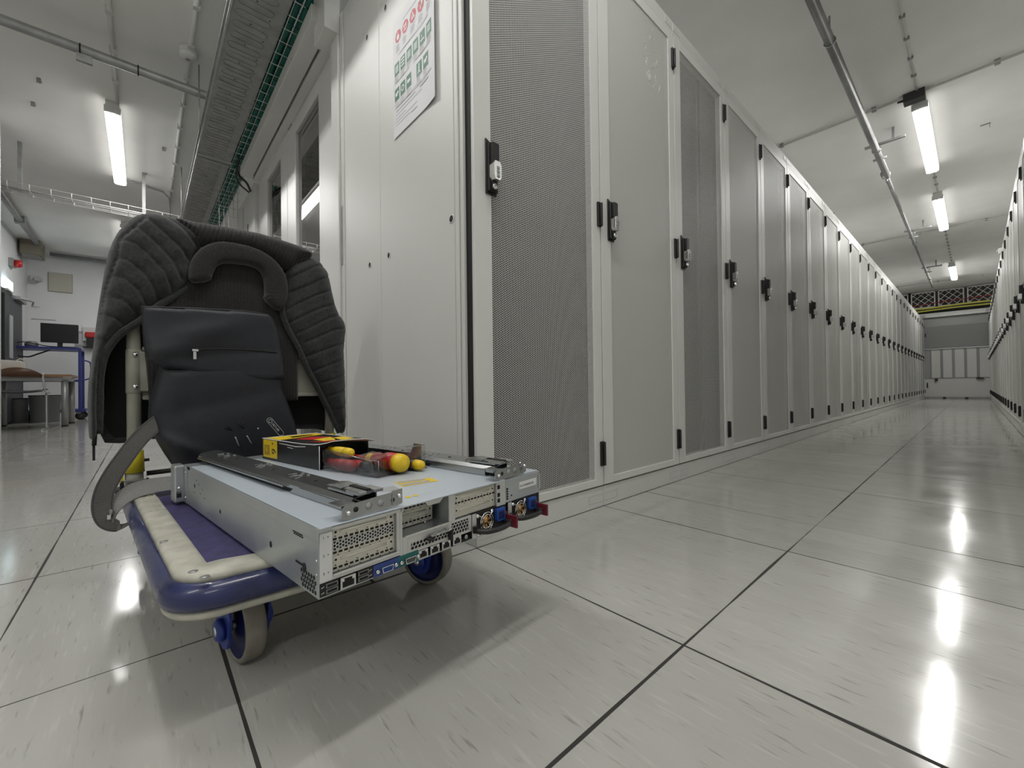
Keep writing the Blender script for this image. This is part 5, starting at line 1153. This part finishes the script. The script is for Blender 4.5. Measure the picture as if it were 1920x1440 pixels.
m = MB(); m.box((-.66, -.09, .005), (-.56, -.05, .07), galv_dull); m.box((.56, -.08, .03), (.62, -.05, .10), galv_dull); m.build('end_bracket', hb)
for i, (lab, z, r, mm, ph) in enumerate((('upper yellow cable bundle lying above the aisle end header', 2.500, .022, cabY, 0), ('lower yellow cable bundle lying above the aisle end header', 2.432, .020, cabY, 1), ('red cable running across the white lattice', 2.60, .010, cabR, 2), ('dark cable bundle lying on the aisle end header rail', 2.385, .022, blackm, 3))):
    yy = EY + (.088 if i == 2 else -.06 + .02 * i); m = MB(); m.tube(spline([(-.9 + .36 * k, yy + (.001 if i == 2 else .01) * math.sin(k * 2 + ph), z + (.02 * k if i == 2 else .008 * k) + .008 * math.sin(k * 1.7 + ph)) for k in range(7)], 4), r, mm, 8); o = m.build('sleeved_cable'); tag(o, lab, 'cable', 'cables above the aisle end')
for i in range(4):
    t = thing('lattice_panel', ['white lattice panel at the left rack row, beside the dark post', 'white lattice panel just right of the dark post', 'white lattice panel in the middle of the aisle end', 'white lattice panel at the right rack row'][i], 'lattice', (-.80 + .545 * i, EY + .10, 2.56), 0, 'lattice panels above the aisle end')
    w_, h = .49, .445; m = MB()
    for a, b, c, d in ((0, 0, .022, h), (w_ - .022, 0, w_, h), (0, 0, w_, .022), (0, h - .022, w_, h)): m.box((a, 0, b), (c, .022, d), lat_m)
    m.build('frame', t); m = MB()
    for k in range(-3, 4):
        x0 = k * .155
        for s in (1, -1):
            P0 = []
            for tt in range(41):
                z = .022 + (h - .044) * tt / 40; x = (x0 + z * 1.0) if s > 0 else (x0 + .155 * 2 + .1 - z * 1.0)
                if .02 < x < w_ - .02: P0.append((x, .011, z))
            if len(P0) > 1: m.tube([P0[0], P0[-1]], .0075, lat_m, 5)
    m.build('lattice', t)
m = MB(); m.box((-.30, EY + .09, 2.3), (-.255, EY + .14, CEIL), blackm); tag(m.build('post'), 'dark post standing between the two left lattice panels', 'post')
m = MB(); m.box((-1.2, EY + .35, 2.2), (2.4, EY + .38, CEIL), wall_d); struct(m.build('wall_recess'))
t = thing('sensor_box', 'small white sensor box on top of the right rack row', 'sensor', (1.24, 8.1, 2.205)); m = MB(); m.box((-.06, -.05, 0), (.05, .05, .075), hall_white); m.build('case', t, bevel=.01); m = MB(); m.lathe([(0, 0), (.02, 0), (.015, .012), (0, .016)], (-.06, 0, .04), (-1, 0, 0), grey_i, 12); m.build('lens', t)
for i, y in enumerate((4.75, 6.6)):
    m = MB(); m.box((-.06, -.012, 0), (-.04, .012, .05), black); o = m.build('cable_stub', loc=(0.02, y, 2.205)); tag(o, ['black cable stub on top of the left row, nearer one', 'black cable stub on top of the left row, farther one'][i], 'cable', 'stubs on top of the left rack row')

# ------------------------------------------------------------------ far left corner of the room
dd = struct(MB().box((-9.55, -2.25, 0.0), (-8.2, -2.20, 1.98), mat('door_frame_dark', (.02, .02, .022), .5)).build('door_1'))
m = MB(); m.box((-9.45, -2.20, 0.02), (-8.3, -2.175, 1.90), door_m); struct(m.build('door_leaf', dd))
m = MB(); m.box((-9.40, -2.20, 1.90), (-8.85, -2.12, 1.955), galv_dull); m.tube([(-8.9, -2.13, 1.93), (-9.2, -2.02, 1.93), (-9.42, -2.06, 1.90)], .012, galv_dull, 8); struct(m.build('door_closer', dd))
m = MB(); m.box((-8.75, -2.175, .98), (-8.55, -2.165, 1.62), mat('notice_grey', (.45, .46, .48), .6)); struct(m.build('door_notice', dd))
t = thing('exit_sign', 'lit emergency exit sign glowing above the dark door', 'exit sign', (-8.75, -2.22, 1.99)); m = MB(); m.box((-.17, -.03, 0), (.17, .03, .03), lamp_case); m.build('base', t)
m = MB(); m.box((-.17, -.012, .03), (.17, .03, .17), exit_m); m.build('light_face', t, bevel=.01)
t = thing('alarm_sounder', 'red alarm sounder on the wall above the dark door', 'alarm', (-9.1, -2.25, 2.50)); m = MB(); m.box((-.11, 0, -.06), (.11, .05, .06), galv_dull); m.build('back_box', t); m = MB(); m.lathe([(0.06, 0), (.06, .05), (.045, .075), (0, .08)], (.0, .05, 0), (0, 1, 0), red_p, 20); m.build('horn', t)
t = thing('ceiling_duct', 'brownish boxed duct end under the corner of the ceiling', 'duct', (-9.75, -2.12, 2.70)); m = MB(); m.box((-.20, -.10, .08), (.20, .14, CEIL - 2.70), mat('brown_duct', (.22, .20, .15), .7)); m.build('duct_box', t, bevel=.01); m = MB(); m.box((-.18, -.08, .07), (.18, .12, .08), galv_dull); m.build('duct_flange', t)
t = thing('camera', 'small white security camera on the back wall near the corner', 'security camera', (-10.4, -2.16, 2.52)); m = MB(); m.box((0, -.05, -.06), (.05, .05, .06), lamp_case); m.build('mount', t); m = MB(); m.tube([(.04, 0, 0), (.12, .05, -.02)], .025, lamp_case, 10); m.box((.08, .02, -.05), (.17, .10, .01), grey_l); m.build('housing', t)
t = thing('wall_panel', 'beige square cover panel on the back wall', 'panel', (-10.4, -1.84, 2.505)); m = MB(); m.box((0, -.15, -.175), (.03, .15, .175), beige_m); m.build('cover', t, bevel=.006); m = MB(); m.box((0, -.155, -.18), (.012, .155, .18), grey_i); m.build('rim', t)
t = thing('emergency_phone', 'red wall mounted emergency phone on the back wall', 'phone', (-10.4, -1.45, 1.30)); m = MB(); m.box((0, -.10, .14), (.06, .10, .40), lamp_case); m.build('back_plate', t); m = MB(); m.box((.06, -.07, .20), (.11, .09, .31), red_p); m.build('red_cover', t, bevel=.02); m = MB(); m.box((.05, -.05, .02), (.09, .05, .20), black); m.box((.05, -.10, .0), (.10, .05, .03), black); m.build('handset', t)
m = MB(); m.box((-10.4, -1.66, 1.33), (-10.385, -1.53, 1.62), grey_i); m.box((-10.385, -1.64, 1.36), (-10.38, -1.55, 1.58), grey_l); tag(m.build('wall_box'), 'grey wall box behind the monitor edge', 'wall box')
m = MB(); m.box((-10.4, -2.2, 1.80), (-10.38, -1.90, 1.815), lamp_case); m.box((-10.4, -2.2, 2.02), (-10.38, -2.10, 2.03), lamp_case); tag(m.build('wall_trunking'), 'white trunking stub on the back wall beside the dark door', 'trunking')
# blue tube trolley with monitor
TBX = -9.3
t = thing('tube_trolley', 'blue tubular trolley carrying the monitor at the back wall', 'trolley', (TBX, -1.84, 0.0))
for x in (-.25, .25):
    for y in (-.36, .35):
        m = MB(); m.box((x - .018, y - .018, .14), (x + .018, y + .018, 1.20), trol_m); m.build('post', t)
m = MB(); m.box((-.28, -.40, 1.165), (.28, .37, 1.20), trol_m); m.build('top_shelf', t); m = MB(); m.box((-.28, -.38, .13), (.28, .42, .175), trol_m); m.build('bottom_shelf', t)
m = MB(); m.box((-.25, -.36, .64), (-.22, .35, .67), trol_m); m.box((.22, -.36, .64), (.25, .35, .67), trol_m); m.build('middle_rail', t)
m = MB(); m.tube(spline([(.25, .36, .99), (.25, .42, .99), (.25, .47, .96), (.25, .48, .90), (.25, .48, .75), (.25, .47, .70), (.25, .42, .67), (.25, .36, .67)], 5), .012, trol_m, 10); m.build('push_handle', t)
for x in (-.22, .22):
    for y in (-.30, .33):
        m = MB(); m.lathe([(0, -.018), (.055, -.018), (.062, -.01), (.062, .01), (.055, .018), (0, .018)], (x, y + .02, .062), (1, 0, 0), black, 20); m.box((x - .02, y - .03, .10), (x + .02, y + .03, .13), galv_dull); m.build('caster', t)
t = thing('monitor', 'black flat monitor standing on the blue trolley', 'monitor', (-9.2, -1.73, 1.2005)); m = MB(); m.box((-.02, -.215, .085), (.02, .215, .40), black); m.build('casing', t, bevel=.005); m = MB(); m.box((.02, -.205, .097), (.0215, .205, .39), screen_m); m.build('screen', t); m = MB(); m.box((-.02, -.03, .0), (0, .03, .10), black); m.box((-.09, -.10, 0.0), (.08, .10, .012), black); m.build('stand', t)
m = MB(); m.tube(spline([(-9.1, -2.18, 1.255), (-9.1, -2.1, 1.27), (-9.1, -2.0, 1.25), (-9.1, -1.85, 1.215), (-9.1, -1.6, 1.212), (-9.1, -1.5, 1.206)], 5), .008, blackm, 6); tag(m.build('cable_loop'), 'black cable looping across the top of the blue trolley', 'cable')
m = MB(); m.tube(spline([(-9.02, -2.16, 1.04), (-9.02, -2.05, 1.03), (-9.02, -1.95, 1.08), (-9.02, -1.82, 1.15)], 5), .012, blackm, 6); m.lathe([(0, 0), (.07, 0), (.08, .05), (.05, .09), (0, .10)], (-9.26, -2.05, 1.205), (0, 0, 1), galv_dull, 16); tag(m.build('headset'), 'grey headset left on the blue trolley beside the dark door', 'headset')
# table, chair, box, bins
t = thing('table', 'wooden topped table with grey round legs by the left pillar', 'table', (-7.62, -1.80, 0.0))
m = MB(); m.box((-.42, -.40, .665), (.44, .375, .70), wood_m); m.build('table_top', t, bevel=.003); m = MB(); m.box((-.38, -.36, .615), (.40, .335, .665), leg_m); m.box((.385, .30, .655), (.445, .38, .669), leg_m); m.build('apron', t)
for x, y in ((.37, .31), (-.36, .31), (.37, -.34), (-.36, -.34)):
    m = MB(); m.tube([(x, y, .02), (x, y, .63)], .034, leg_m, 18); lg = m.build('leg', t); m = MB(); m.cyl((x, y, 0), (x, y, .022), .034, black, 16); m.build('foot_cap', lg)
t = thing('chair', 'brown plywood chair with chromed sled legs in front of the table', 'chair', (-6.75, -1.83, 0.0))
m = MB(); m.rings([[(x + .045 * (1 - (y / .22) ** 2) * 1, y, z) for x, z in ((.0, .655), (.0, .765 - .10 * (abs(y) / .22) ** 2.2), (.010, .765 - .10 * (abs(y) / .22) ** 2.2), (.010, .655))] for y in [-.215 + .0215 * i for i in range(21)]], brown_m); m.build('backrest', t)
m = MB(); m.rings([[(x, y, .47 + dz + .02 * (y / .2) ** 2) for x, dz in ((-.40, .005), (-.40, .018), (-.05, .012), (.02, -.006), (.02, -.018), (-.05, 0))] for y in [-.20 + .04 * i for i in range(11)]], mat('dark_seat', (.02, .018, .018), .5)); m.build('seat', t)
for y in (-.215, .215):
    m = MB(); m.tube(spline([(.02, y, .70), (.04, y * .98, .66), (-.02, y, .48), (-.03, y * 1.02, .455)], 4), .010, chrome, 8); m.tube([(-.38, y, .455), (.02, y, .455)], .010, chrome, 8); m.build('back_support', t)
    m = MB(); m.tube(spline([(-.17, y, .455), (-.17, y, .25), (-.17, y, .03), (-.165, y, .012), (-.14, y, .010), (.16, y, .010)], 4), .011, chrome, 8); m.tube([(-.17, y, .011), (-.42, y, .011)], .011, chrome, 8); m.build('leg', t)
t = thing('paper_box', 'white soft bag standing on the table', 'bag', (-7.62, -2.02, .7002)); m = MB(); m.rings([[(-.12, -.16, 0), (.12, -.16, 0), (.12, .12, 0), (-.12, .12, 0)], [(-.12, -.16, .1), (.125, -.16, .12), (.12, .125, .10), (-.12, .12, .1)], [(-.11, -.15, .19), (.11, -.15, .20), (.10, .115, .185), (-.1, .11, .18)]], mat('white_cloth', (.62, .60, .54), .8)); m.build('bag_side', t, bevel=.01); m = MB(); m.tube(spline([(.05, .06, .19), (.06, .10, .215), (.05, .13, .19), (.04, .15, .20)], 4), .008, mat('white_cloth', (.6, .6, .6), .8), 6); m.build('handle', t)
t['label'] = 'white soft bag standing on the table by the left pillar'; t.name = 'cloth_bag'
for i, (x, y, r, h, lab) in enumerate(((-8.72, -1.84, .17, .40, 'large grey waste bin under the table edge'), (-8.85, -2.125, .10, .36, 'slim pale bin left of the large grey one'))):
    t = thing('waste_bin', lab, 'bin', (x, y, 0), 0, 'waste bins behind the table'); m = MB(); m.lathe([(0, 0), (r * .9, 0), (r, h), (r * 1.04, h), (r * 1.04, h + .012), (r * .96, h + .012), (r * .85, .02), (0, .02)], (0, 0, 0), (0, 0, 1), bin_m if i == 0 else mat('pale_bin', (.42, .42, .42), .5), 28); m.build('bin_body', t); m = MB(); m.tube([(r * 1.0 * math.cos(a), r * 1.0 * math.sin(a), h + .012) for a in [2 * PI * k / 24 for k in range(24)]], .010, blackm, 6, loop=True); m.build('bag_liner', t)
